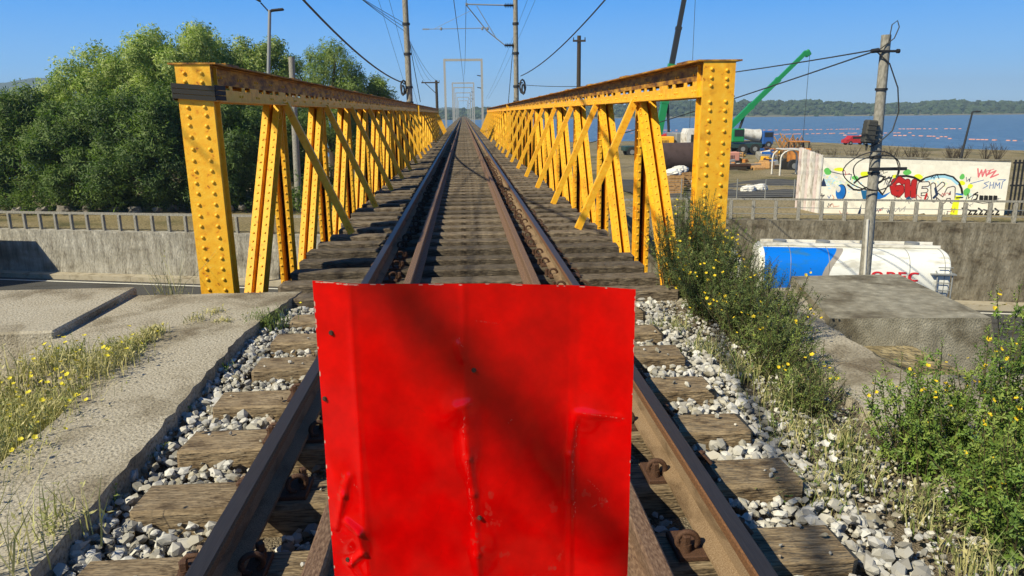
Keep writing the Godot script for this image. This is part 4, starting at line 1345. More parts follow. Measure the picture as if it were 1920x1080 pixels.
	for d in [[905, 945, 40, 16], [915, 930, 14, 22], [925, 960, 30, 10], [890, 985, 12, 26], [905, 1005, 10, 20], [1050, 1028, 18, 22], [1030, 1050, 22, 14], [1005, 1070, 10, 14], [1035, 930, 8, 14], [1040, 935, 12, 8], [945, 1020, 22, 6], [655, 1030, 12, 8], [1100, 905, 14, 10], [1130, 920, 12, 12], [920, 905, 10, 8], [640, 900, 5, 30], [645, 870, 8, 20]]:
		for k in 8:
			var p: Array = U.call(d[0] + rng.randf_range(-0.5, 0.5) * d[2], d[1] + rng.randf_range(-0.5, 0.5) * d[3])
			disc(im, Vector2(p[0], p[1]), rng.randf_range(1.5, 5.0), rng.randf_range(2.0, 7.0), scuff.lerp(Color(0.8, 0.05, 0.04), rng.randf_range(0.1, 0.7)))
	for d in [[[865, 760], [868, 800]], [[862, 820], [875, 850], [878, 900], [885, 960]], [[1075, 870], [1078, 800], [1090, 765]], [[1095, 756], [1170, 762]], [[858, 628], [864, 645]], [[668, 880], [672, 895]], [[1078, 900], [1076, 960]], [[890, 600], [930, 605]], [[1105, 880], [1125, 900]], [[1110, 930], [1140, 915], [1145, 940]], [[640, 985], [668, 1000], [664, 1030]], [[950, 775], [958, 768]]]:  # highlights of creases and dents, drawn as broken pale strokes
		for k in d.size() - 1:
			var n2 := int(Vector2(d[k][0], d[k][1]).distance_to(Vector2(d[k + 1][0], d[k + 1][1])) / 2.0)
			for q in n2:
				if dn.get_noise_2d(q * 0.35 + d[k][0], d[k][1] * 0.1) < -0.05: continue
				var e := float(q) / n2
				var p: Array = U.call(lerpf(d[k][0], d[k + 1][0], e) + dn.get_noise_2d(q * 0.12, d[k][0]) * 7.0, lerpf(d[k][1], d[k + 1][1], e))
				disc(im, Vector2(p[0], p[1]), 0.8 + 1.3 * absf(dn.get_noise_2d(q * 0.3, d[k][1])), 1.6, chip_glint.lerp(Color(0.78, 0.05, 0.04), 0.35 + 0.5 * rng.randf()))
	for i in 40:
		var p: Array = U.call(rng.randf_range(610, 1170), rng.randf_range(560, 1070))
		var an := rng.randf() * TAU
		var bend := rng.randf_range(-0.6, 0.6)
		var ln := rng.randf_range(4, 20)
		stroke(im, [p, [p[0] + cos(an) * ln, p[1] + sin(an) * ln], [p[0] + cos(an) * ln + cos(an + bend) * ln, p[1] + sin(an) * ln + sin(an + bend) * ln]], 1.0, Color(0.74, 0.06, 0.05))
	for i in 26:                                                      # bare metal along the cut edges
		var e := rng.randf()
		disc(im, Vector2(e * 768.0, rng.randf_range(0, 2)), rng.randf_range(2, 9), 1.2, chip_glint)
		disc(im, Vector2([1.0, 767.0][i % 2], e * 1152.0), 1.3, rng.randf_range(2, 8), chip_glint)
	var rm := mat(Color.WHITE, 0.12)
	rm.albedo_texture = ImageTexture.create_from_image(im)
	rm.metallic_specular = 0.4
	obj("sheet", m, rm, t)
	var sc := MB.new()
	sc.tube([Vector3.ZERO, Vector3(0, 0, 0.0012)], 0.0030, 0.0030, 12)
	sc.tube([Vector3(0, 0, 0.0016), Vector3(0, 0, 0.0036)], 0.0022, 0.0020, 6)
	var sm := sc.mesh()
	for q in [[620, 622], [603, 735], [885, 682], [898, 945], [658, 1024]]:
		var s: float = (q[1] - 540.0) / 540.0
		var l: float = 583.0 + 52.0 * s
		var r: float = 1192.0 - 17.0 * s
		var p: Vector3 = surf.call(clampf((q[0] - l) / (r - l), 0.012, 0.99), s * 0.66)
		obj("screw", sm, M.rust, t).position = p
	var po := MB.new()
	po.box(Vector3(0.0, 0.55, -0.075), Vector3(0.06, 1.5, 0.045), Basis.IDENTITY, 0.004)
	for y in [1.15, 0.85]: po.box(Vector3(-0.03, y, -0.046), Vector3(0.24, 0.04, 0.012))
	obj("post", po, M.timber, t)
	var ft := MB.new()
	ft.box(Vector3(0, -0.06, -0.045), Vector3(0.5, 0.05, 0.10), Basis.IDENTITY, 0.004)
	obj("foot", ft, M.timber, t)

# ------------------------------------------------------------------ masts, wires, poles
func cable(called: String, label: String, pts: Array, r: float, group := "") -> void:
	var m := MB.new()
	m.tube(pts, r, r, 6)
	tag(obj(called, m, M.wire), label, "cable", group)

func parab(a: Vector3, b: Vector3, k := 24) -> Array:               # falls from a and runs level into b
	var r := []
	for i in k + 1:
		var s := float(i) / k
		var p := a.lerp(b, s)
		p.y = b.y + (a.y - b.y) * (1.0 - s) * (1.0 - s)
		r.append(p)
	return r

func insulator(m: MB, a: Vector3, b: Vector3) -> void:
	m.tube([a, b], 0.05, 0.05, 8)
	for i in 5:
		var p := a.lerp(b, 0.15 + 0.175 * i)
		var d := (b - a).normalized() * 0.012
		m.tube([p - d, p + d], 0.14, 0.10, 10)

func build_overhead() -> void:
	# concrete masts on the pier between the spans
	for s in [[-2.80, -2.88, "thick concrete mast on the tree side with wire clamps", 0.18], [2.91, 2.89, "concrete mast on the yard side carrying the wire bracket arm", 0.15]]:
		var x: float = s[0]
		var t := thing("catenary_mast", s[2], "mast", V(x, -3.0, 41.0))
		var m := MB.new()
		m.tube([Vector3.ZERO, Vector3(0.05 * (s[1] - x) * 10.0, 6.0, 0), Vector3(s[1] - x, 12.0, 0)], s[3], s[3] * 0.78, 8)
		obj("shaft", m, M.mast, t)
		for y in [4.9, 5.7, 7.4, 8.9]:
			var b := MB.new()
			b.tube([Vector3((s[1] - x) * y / 12.0, y, 0), Vector3((s[1] - x) * y / 12.0, y + 0.12, 0)], s[3] * 1.12, s[3] * 1.12, 8)
			obj("clamp", b, M.dark, t)
		var lp := MB.new()
		var loop := []
		for k in 13:
			var an := TAU * k / 12.0
			loop.append(Vector3(0.32 * signf(x) + cos(an) * 0.15, 5.75 + sin(an) * 0.36, 0.02 * k))
		lp.tube(loop, 0.05, 0.05, 6)
		loop.clear()
		for k in 9:
			var an := TAU * k / 8.0
			loop.append(Vector3(0.36 * signf(x) + cos(an) * 0.08, 5.6 + sin(an) * 0.26, 0.1 + 0.02 * k))
		lp.tube(loop, 0.05, 0.05, 6)
		lp.tube([Vector3(0.05 * signf(x), 5.9, 0), Vector3(0.34 * signf(x), 5.95, 0)], 0.04, 0.04, 6)
		obj("cable_coil", lp, M.dark, t)
		if x > 0.0:
			var br := MB.new()
			br.tube([Vector3(-0.5, 9.88, 0), Vector3(-2.55, 9.93, 0)], 0.035, 0.035, 6)
			br.tube([Vector3(-1.0, 8.15, 0), Vector3(-2.05, 9.85, 0)], 0.02, 0.02, 5)
			for q in [Vector3(-1.5, 8.72, 0), Vector3(-1.78, 8.72, 0), Vector3(-3.95, 8.72, 0), Vector3(-2.58, 9.92, 0)]: br.box(q, Vector3(0.12, 0.16, 0.1), Basis.IDENTITY, 0.03)
			br.tube([Vector3(-0.6, 7.88, 0), Vector3(-1.55, 8.62, 0), Vector3(-2.6, 9.9, 0)], 0.032, 0.03, 6)
			br.tube([Vector3(-1.5, 8.75, 0), Vector3(-4.8, 8.70, 0)], 0.022, 0.018, 6)
			br.tube([Vector3(-2.4, 9.6, 0), Vector3(-4.3, 8.72, 0)], 0.010, 0.010, 5)
			br.box(Vector3(-4.75, 8.70, 0), Vector3(0.35, 0.06, 0.06))
			obj("bracket_arm", br, M.steel, t)
			for y in [9.87, 7.87]:
				var ins := MB.new()
				insulator(ins, Vector3(-0.12, y, 0), Vector3(-0.62, y, 0))
				obj("insulator", ins, M.dark, t)
	# portals along the viaduct
	var pf := [118.0, 205.0, 240.0, 300.0, 380.0, 480.0]
	for i in pf.size():
		var t := thing("wire_portal", "grey steel portal frame astride the track on the river viaduct", "portal", V(0.2, -3.0, pf[i]), 0.0, "portals over the viaduct track")
		for s in [-2.85, 2.85]:
			var m := MB.new()
			m.box(Vector3(s, 6.1, 0), Vector3(0.32, 12.4, 0.32))
			obj("post", m, M.portal, t)
		var b := MB.new()
		b.box(Vector3(0, 12.38, 0), Vector3(6.0, 0.34, 0.30))
		obj("beam", b, M.portal, t)
		for y in [8.2, 10.0]:
			var a := MB.new()
			a.tube([Vector3(2.7, y, 0), Vector3(2.1, y + 0.1, 0)], 0.09, 0.07, 6)
			obj("insulator", a, M.dark, t)
	# poles with crossarms
	for s in [[-3.03, 90.0, 5.2, [-1.75, 0.37], 4.95, "dark pole with braced crossarm beyond the trusses, tree side"], [9.2, 60.0, 7.2, [-0.5, 0.5], 6.80, "dark timber pole with short crossarm above the yard"]]:
		var t := thing("telegraph_pole", s[5], "pole", V(s[0], -5.0, s[1]))
		var m := MB.new()
		m.tube([Vector3.ZERO, Vector3(0, s[2] + 5.0, 0)], 0.2, 0.15, 8)
		obj("shaft", m, M.bark, t)
		var a := MB.new()
		a.box(Vector3((s[3][0] + s[3][1]) * 0.5, s[4] + 5.0, 0.12), Vector3(s[3][1] - s[3][0], 0.14, 0.1))
		if s[3][0] < -1.0: a.tube([Vector3(s[3][0] * 0.75, s[4] + 4.95, 0.12), Vector3(0, s[4] + 3.7, 0.1)], 0.04, 0.04, 5)
		obj("crossarm", a, M.bark, t)
		for e in 2:
			var ins := MB.new()
			ins.tube([Vector3(s[3][e] * 0.9, s[4] + 5.07, 0.12), Vector3(s[3][e] * 0.9, s[4] + 5.27, 0.12)], 0.05, 0.03, 6)
			obj("insulator", ins, M.dark, t)
	# tree side: plain concrete pole and street lamp
	var pp := MB.new()
	pp.tube([V(-9.34, -3.8, 42), V(-9.12, 4.4, 42)], 0.2, 0.16, 10)
	tag(obj("concrete_pole", pp, M.pole_concrete), "bare grey concrete pole behind the tree side truss", "pole")
	var sl := thing("street_lamp", "tall slim street lamp with two heads over the road", "street lamp", V(-8.75, -5.8, 31.6))
	var sp := MB.new()
	sp.tube([Vector3.ZERO, Vector3(1.18, 11.25, 0)], 0.11, 0.065, 8)
	obj("shaft", sp, M.steel, sl)
	for e in [[-0.55, 0.42], [0.3, -0.02]]:
		var am := MB.new()
		am.tube([Vector3(1.17, 11.15, 0), Vector3(1.18 + e[0] * 0.6, 11.27 + e[1] * 0.6, 0)], 0.03, 0.03, 6)
		am.box(Vector3(1.18 + e[0], 11.27 + e[1], 0), Vector3(0.5, 0.09, 0.22), Basis(Vector3.BACK, -0.5 if e[0] < 0 else 0.1), 0.03)
		obj("lamp_head", am, M.dark, sl)
	# heavy cables from the masts, rising over and behind the photographer
	cable("heavy_cable", "heavy black cable sagging to the tree side mast", parab(V(-6.0, 14.73, -19.8), V(-3.15, 3.0, 41.0), 40), 0.032)
	cable("feeder_cable", "thick feeder cable crossing high above the track to the yard side mast", [V(-8.54, 6.75, -20.0), V(-5.35, 6.98, -3.05), V(2.9, 7.65, 41.0)], 0.030)
	cable("heavy_cable", "heavy black cable sagging to the yard side mast", parab(V(5.6, 12.0, -14.0), V(3.15, 3.3, 41.0), 40), 0.022)
	# wires
	cable("contact_wire", "thin contact wire hung low over the middle of the track", line(V(-0.55, 5.55, -10), V(-0.15, 5.5, 41), 0.0, 4) + line(V(-0.15, 5.5, 41), V(0.3, 5.5, 118), 0.1, 8) + line(V(0.3, 5.5, 118), V(0.1, 5.5, 480), 0.1, 8), 0.014)
	cable("messenger_wire", "upper carrier wire above the contact wire", line(V(0.25, 6.9, -10), V(0.3, 6.88, 41), 0.4) + line(V(0.3, 6.88, 41), V(0.3, 7.4, 118), 1.2) + line(V(0.3, 7.4, 118), V(0.1, 7.4, 480), 0.5), 0.014)
	for i in 3:
		var z := i * 0.5
		cable("line_wire", "thin wire strung from the tree side mast to the pole beyond", line(V(-7.7 + z, 6.7 + z * 0.5, 0), V(-2.95, 6.0 - z * 0.4, 41), 0.3) + line(V(-2.95, 6.0 - z * 0.4, 41), V(-4.4 + z * 1.5, 5.15, 90), 0.5), 0.013, "wires on the tree side mast")
	for i in 2:
		cable("feeder_wire", "thin feeder wire running high past the yard side mast", line(V(4.2 + i * 0.5, 10.5, 20), V(3.6 + i * 0.4, 3.6, 118), 0.8), 0.010, "feeder wires on the yard side")
	for i in 2:
		cable("stay_wire", "faint stay wire slanting down behind the tree side truss", line(V(-4.6 + 0.6 * i, 8.5, 41), V(-3.9 + 0.5 * i, 1.5, 60), 0.0, 2), 0.010, "stay wires on the tree side")
	for s in [[-2.75, 5.2, -2.3, 2.0], [2.8, 5.2, 2.5, 1.9]]:
		cable("stay_wire", "stay wire beside the %s side mast" % ("tree" if s[0] < 0 else "yard"), line(V(s[0], s[1], 41.2), V(s[2], s[3], 41.6), 0.0, 2), 0.02)
	# leaning concrete pole by the road, with its fittings
	var u := thing("utility_pole", "concrete utility pole with cable coil and grey box by the road", "pole", V(9.18, -5.8, 16.0))
	var m := MB.new()
	m.tube([Vector3.ZERO, Vector3(-0.11, 8.7, 0)], 0.135, 0.10, 12)
	obj("shaft", m, M.pole_concrete, u)
	var bm := MB.new()
	bm.box(Vector3(-0.12, 8.36, 0.09), Vector3(0.5, 0.05, 0.05), Basis.IDENTITY, 0.01)
	bm.tube([Vector3(-0.46, 8.36, 0.1), Vector3(-0.30, 8.38, 0.1)], 0.045, 0.05, 8)
	bm.tube([Vector3(0.1, 8.36, 0.1), Vector3(0.16, 8.36, 0.1)], 0.045, 0.045, 8)
	obj("bracket", bm, M.dark, u)
	for y in [6.1, 5.75, 7.55]:
		var b := MB.new()
		b.tube([Vector3(-0.013 * y, y, 0), Vector3(-0.013 * y, y + 0.05, 0)], 0.128, 0.128, 12)
		obj("clamp", b, M.dark, u)
	var bx := MB.new()
	bx.box(Vector3(-0.33, 6.68, 0.1), Vector3(0.24, 0.5, 0.22), Basis(Vector3.BACK, -0.09), 0.03)
	for i in 4: bx.box(Vector3(-0.33 + 0.012 * i, 6.52 + 0.1 * i, 0.1), Vector3(0.26, 0.02, 0.24), Basis(Vector3.BACK, -0.09))
	bx.tube([Vector3(-0.36, 6.42, 0.1), Vector3(-0.36, 6.28, 0.1)], 0.03, 0.02, 6)
	obj("splice_box", bx, mat(lin(0.05, 0.05, 0.045), 0.7), u)
	var cb := MB.new()
	cb.box(Vector3(0.16, 5.87, 0.14), Vector3(0.86, 0.07, 0.03))
	obj("cross_bar", cb, M.dark, u)
	var co := MB.new()
	for i in 2:
		var ring := []
		for k in 29:
			var an := TAU * k / 28.0
			ring.append(Vector3(-0.24 + cos(an) * (0.63 - 0.10 * i) + 0.12 * i, 5.83 + sin(an) * (0.42 - 0.04 * i) + 0.05 * sin(an * 2.0 + i), 0.16 + 0.02 * i))
		co.tube(ring, 0.013, 0.013, 5, false)
	obj("cable_coil", co, M.wire, u)
	var lo := MB.new()
	lo.tube([Vector3(-0.35, 8.36, 0.1), Vector3(-0.05, 8.1, 0.14), Vector3(0.2, 7.6, 0.12), Vector3(0.29, 7.1, 0.1), Vector3(0.18, 6.7, 0.12), Vector3(-0.1, 6.45, 0.14), Vector3(-0.3, 6.35, 0.12)], 0.014, 0.014, 6)
	lo.tube([Vector3(-0.3, 8.38, 0.1), Vector3(0.0, 8.62, 0.13), Vector3(0.1, 8.85, 0.1), Vector3(0.06, 8.98, 0.08), Vector3(-0.04, 8.9, 0.06), Vector3(-0.1, 8.55, 0.1)], 0.012, 0.012, 6)
	obj("drop_cable", lo, M.wire, u)
	var cd := MB.new()
	cd.tube([Vector3(-0.09, 3.2, 0.1), Vector3(-0.16, 4.75, 0.1)], 0.03, 0.03, 8)
	obj("conduit", cd, M.white, u)
	cable("service_cable", "upper service cable from utility pole to the yard side mast", line(V(8.75, 2.58, 15.95), V(3.15, 2.85, 41), 0.35, 20), 0.016)
	cable("service_cable", "lower service cable dropping from utility pole behind the truss", line(V(8.75, 2.54, 15.95), V(3.3, -0.9, 38.0), 0.15, 20), 0.016)

# ------------------------------------------------------------------ trees
func sprig(k: int, spread: float, ll: float, lw: float, droop: float) -> MB:       # loose spray of folded leaves round its own origin, y outward
	var m := MB.new()
	for i in k:
		var p := Vector3(rng.randfn(0, 0.42), rng.randf_range(-0.8, 0.9), rng.randfn(0, 0.42)) * spread
		var d := Vector3(rng.randf_range(-1, 1), rng.randf_range(-0.3, 1.0) - droop, rng.randf_range(-1, 1)).normalized()
		var s := d.cross(Vector3(rng.randf_range(-1, 1), rng.randf_range(-1, 1), rng.randf_range(-1, 1))).normalized()
		var l := ll * rng.randf_range(0.7, 1.25)
		var w := lw * rng.randf_range(0.8, 1.2)
		var mid := p + d * l * 0.45 + s.cross(d) * w * 0.25
		var tone := rng.randf_range(0.78, 1.22)
		m.col = Color(tone, tone, tone)
		m.t(p, mid + s * w * 0.5, p + d * l, Vector3.UP); m.t(p, mid - s * w * 0.5, p + d * l, Vector3.UP)
		for e in range(m.n.size() - 6, m.n.size()): m.n[e] = (m.n[e] * 0.7 + Vector3.UP * 0.6).normalized()
	return m

func tinted(src: MB, c: Color) -> MB:
	var m := MB.new()
	m.v = src.v; m.n = src.n
	m.c = PackedColorArray()
	for k in src.c: m.c.append(Color(k.r * c.r, k.g * c.g, k.b * c.b))
	return m

func tree(called: String, label: String, at: Vector3, hgt: float, wide: float, low: float, colours: Array, droop: float, sprays: int, group := "") -> void:
	var t := thing(called, label, "tree", at, 0.0, group)
	var tr := MB.new()
	var fork := hgt * 0.28
	tr.tube([Vector3.ZERO, Vector3(0.1, fork * 0.5, 0.05), Vector3(0, fork, 0)], hgt * 0.035, hgt * 0.026, 9)
	var lobes := []
	var nl := 27
	for i in nl:
		var an := TAU * i * 0.381966 + rng.randf_range(-0.3, 0.3)
		var e := (i + 0.5) / nl
		var y := lerpf(low, 0.92, e) * hgt
		var rr := wide * sqrt(maxf(0.02, 1.0 - pow((e - 0.35) / 0.72, 2.0))) * rng.randf_range(0.35, 0.95)
		lobes.append([Vector3(cos(an) * rr, y, sin(an) * rr), wide * rng.randf_range(0.19, 0.36)])
	for i in lobes.size():
		if i % 2 == 0:
			var l: Vector3 = lobes[i][0]
			tr.tube([Vector3(0, fork * 0.8, 0), Vector3(l.x * 0.35, lerpf(fork, l.y, 0.55), l.z * 0.35), l], hgt * 0.013, hgt * 0.004, 6)
	obj("trunk", tr, M.bark, t)
	var kinds := []
	for c in colours:
		for k in 3: kinds.append(tinted(sprig(24, 0.34, 0.21, 0.06, droop), c))
	var cr := MB.new()
	for i in sprays:
		var l: Array = lobes[rng.randi() % lobes.size()]
		var d := Vector3(rng.randfn(), rng.randfn() * 0.9 + 0.15, rng.randfn()).normalized()
		var p: Vector3 = l[0] + d * l[1] * pow(rng.randf(), 0.35) * rng.randf_range(0.85, 1.25)
		p.y -= droop * rng.randf() * 0.8
		if p.y < low * hgt * 0.6: p.y = low * hgt * 0.6 + rng.randf() * 0.4
		var b := basis_to(d.lerp(Vector3.UP * (1.0 - droop), 0.4)) * Basis(Vector3.UP, rng.randf() * TAU)
		cr.put(kinds[rng.randi() % kinds.size()], Transform3D(b.scaled(Vector3.ONE * rng.randf_range(0.7, 1.35)), p))
	obj("crown", cr, M.tree_leaf, t)

func build_trees() -> void:
	var willow := [Color(0.33, 0.42, 0.10), Color(0.23, 0.33, 0.07), Color(0.43, 0.50, 0.18)]
	var darkg := [Color(0.09, 0.16, 0.034), Color(0.15, 0.23, 0.045), Color(0.06, 0.11, 0.028)]
	var mid := [Color(0.16, 0.24, 0.05), Color(0.12, 0.19, 0.04), Color(0.22, 0.29, 0.07)]
	tree("willow_tree", "tallest pale willow rising above the dark trees beyond the wall", V(-16.6, -3.6, 47.0), 10.6, 4.2, 0.30, willow, 0.75, 3300)
	tree("willow_tree", "broad pale willow between tallest willow and the leftward dark trees", V(-21.3, -3.6, 48.0), 9.2, 4.0, 0.26, willow, 0.7, 3000)
	tree("willow_tree", "small pale willow half hidden behind the strapped yellow post", V(-12.8, -3.6, 49.0), 10.0, 2.7, 0.34, mid + willow, 0.5, 2000)
	tree("dark_tree", "dark dense tree under the tallest willow", V(-17.6, -3.6, 42.6), 6.3, 3.2, 0.12, darkg, 0.2, 2300)
	tree("dark_tree", "dark dense tree under the broad willow", V(-21.6, -3.6, 43.2), 5.8, 2.7, 0.12, darkg + [mid[1]], 0.2, 1900)
	tree("dark_tree", "dark dense tree right behind the strapped yellow end post", V(-13.7, -3.6, 43.4), 6.0, 2.5, 0.10, darkg, 0.2, 1800)
	tree("dark_tree", "dark tree with olive top at outer end of the tree row", V(-25.6, -3.6, 45.0), 6.6, 2.6, 0.12, darkg + mid, 0.3, 1700)
	tree("dark_tree", "dark bushy tree behind the first tree side truss panels", V(-10.6, -3.6, 47.0), 5.2, 2.3, 0.1, darkg + [mid[0]], 0.2, 1300)
	tree("pale_tree", "pale green feathery tree behind the bare concrete pole", V(-10.4, -4.2, 60.0), 11.2, 3.6, 0.25, mid + [willow[1]], 0.3, 1500)
	tree("pale_tree", "pale green tree sloping down towards the tree side mast", V(-7.4, -4.2, 62.0), 8.9, 2.7, 0.22, mid + [willow[1]], 0.3, 1400)
	tree("low_tree", "low round tree beside the base of the tree side mast", V(-5.0, -4.6, 66.0), 6.4, 1.7, 0.2, mid, 0.3, 500)
	# rubble and brush along the foot of the trees
	for i in 16:
		var m := MB.new()
		var s := rng.randf_range(0.12, 0.27)
		m.put(lump(icos(1), 0.35), Transform3D(Basis(Vector3.UP, rng.randf() * TAU).scaled(Vector3(s * 1.5, s, s)), Vector3.ZERO), Color(0.22, 0.20, 0.17) * rng.randf_range(0.7, 1.2))
		var x := -27.0 + i * 1.25 + rng.randf_range(-0.4, 0.4)
		tag(obj("rubble_rock", m, M.stone), "grey rubble rock lying along the foot of the trees", "rock", "rocks at the foot of the trees").position = V(x, -3.55, 39.6 + rng.randf_range(-0.7, 0.7) - 0.1 * x)
	var dark_k := []
	for k in 4: dark_k.append(tinted(sprig(20, 0.30, 0.2, 0.06, 0.1), darkg[k % 3] if k < 3 else mid[0]))
	for i in 13:
		var cr := MB.new()
		for j in 70:
			var d := Vector3(rng.randfn() * 0.75, absf(rng.randfn()) * 0.55, rng.randfn() * 0.6)
			cr.put(dark_k[rng.randi() % 4], Transform3D(Basis(Vector3.UP, rng.randf() * TAU), d))
		var x := -28.0 + i * 1.7 + rng.randf_range(-0.4, 0.4)
		tag(obj("low_shrub", cr, M.tree_leaf), "low dark shrub at the foot of the tree row", "shrub", "shrubs at the foot of the trees").position = V(x, -3.6, 41.0 + rng.randf_range(-0.6, 0.6) - 0.08 * x)

# ------------------------------------------------------------------ river yard
func wheel_on(o: Node3D, p: Vector3, r: float, w: float) -> void:
	var m := MB.new()
	m.tube([Vector3(0, 0, -w * 0.5), Vector3(0, 0, w * 0.5)], r, r, 16)
	var k := obj("wheel", m, M.rubber, o)
	k.position = p
	var h := MB.new()
	h.tube([Vector3(0, 0, 0), Vector3(0, 0, (w * 0.5 + 0.02) * signf(p.z))], r * 0.5, r * 0.45, 10)
	obj("rim", h, M.steel, k)

func crane(label: String, at: Vector3, root: Vector3, tip: Vector3, parts: Array, body: Material) -> void:
	var o := thing("mobile_crane", label, "crane", at)
	var d := tip - root
	var nsec := parts.size()
	for i in nsec:
		var a := root + d * (float(i) / nsec) - d.normalized() * (0.4 if i else 0.0)
		var b := root + d * (float(i + 1) / nsec)
		var w: float = parts[i][0]
		var m := MB.new()
		var side := d.cross(Vector3.BACK).normalized()
		m.plate(a, b, side * w, Vector3(0, 0, w * 0.8))
		m.plate(b - d.normalized() * 0.35, b, side * w * 1.14, Vector3(0, 0, w * 0.92))
		obj("boom_section", m, parts[i][1], o)
	var hd := MB.new()
	hd.box(tip + Vector3(0.15, -0.15, 0), Vector3(0.75, 0.75, 0.4), Basis(Vector3.BACK, 0.6), 0.1)
	obj("boom_head", hd, parts[nsec - 1][1], o)
	var hk := MB.new()
	hk.tube([tip + Vector3(0.45, -0.4, 0), Vector3(tip.x + 0.45, 1.4, 0)], 0.03, 0.03, 5)
	obj("hoist_rope", hk, M.wire, o)
	var bl := MB.new()
	bl.box(Vector3(tip.x + 0.45, 1.2, 0), Vector3(0.35, 0.6, 0.3), Basis.IDENTITY, 0.08)
	obj("hook_block", bl, M.dark, o)
	var rm := MB.new()
	rm.tube([root + d * 0.22 - d.cross(Vector3.BACK).normalized() * -0.25, root + Vector3(1.4 * signf(d.x), -0.9, 0)], 0.16, 0.16, 8)
	obj("luffing_ram", rm, M.dark, o)
	var ss := MB.new()
	ss.box(root + Vector3(-0.6, -0.55, 0), Vector3(3.0, 1.5, 2.2), Basis.IDENTITY, 0.12)
	ss.box(root + Vector3(-2.1, -0.3, 0), Vector3(0.9, 1.1, 2.3), Basis.IDENTITY, 0.08)
	obj("turntable_house", ss, body, o)
	var cab := MB.new()
	cab.box(root + Vector3(1.2, -0.45, 0.9), Vector3(1.5, 1.6, 0.9), Basis.IDENTITY, 0.1)
	var co := obj("cab", cab, body, o)
	var wn := MB.new()
	wn.box(root + Vector3(1.25, -0.15, 1.37), Vector3(1.1, 0.8, 0.04))
	obj("window", wn, M.glass, co)
	var ch := MB.new()
	ch.box(Vector3(root.x, 1.0, 0), Vector3(8.6, 0.6, 2.3), Basis.IDENTITY, 0.08)
	obj("carrier", ch, M.dark_green, o)
	for x in [-3.4, -1.9, 1.9, 3.4]:
		for z in [-1.0, 1.0]: wheel_on(o, Vector3(root.x + x, 0.62, z), 0.62, 0.45)

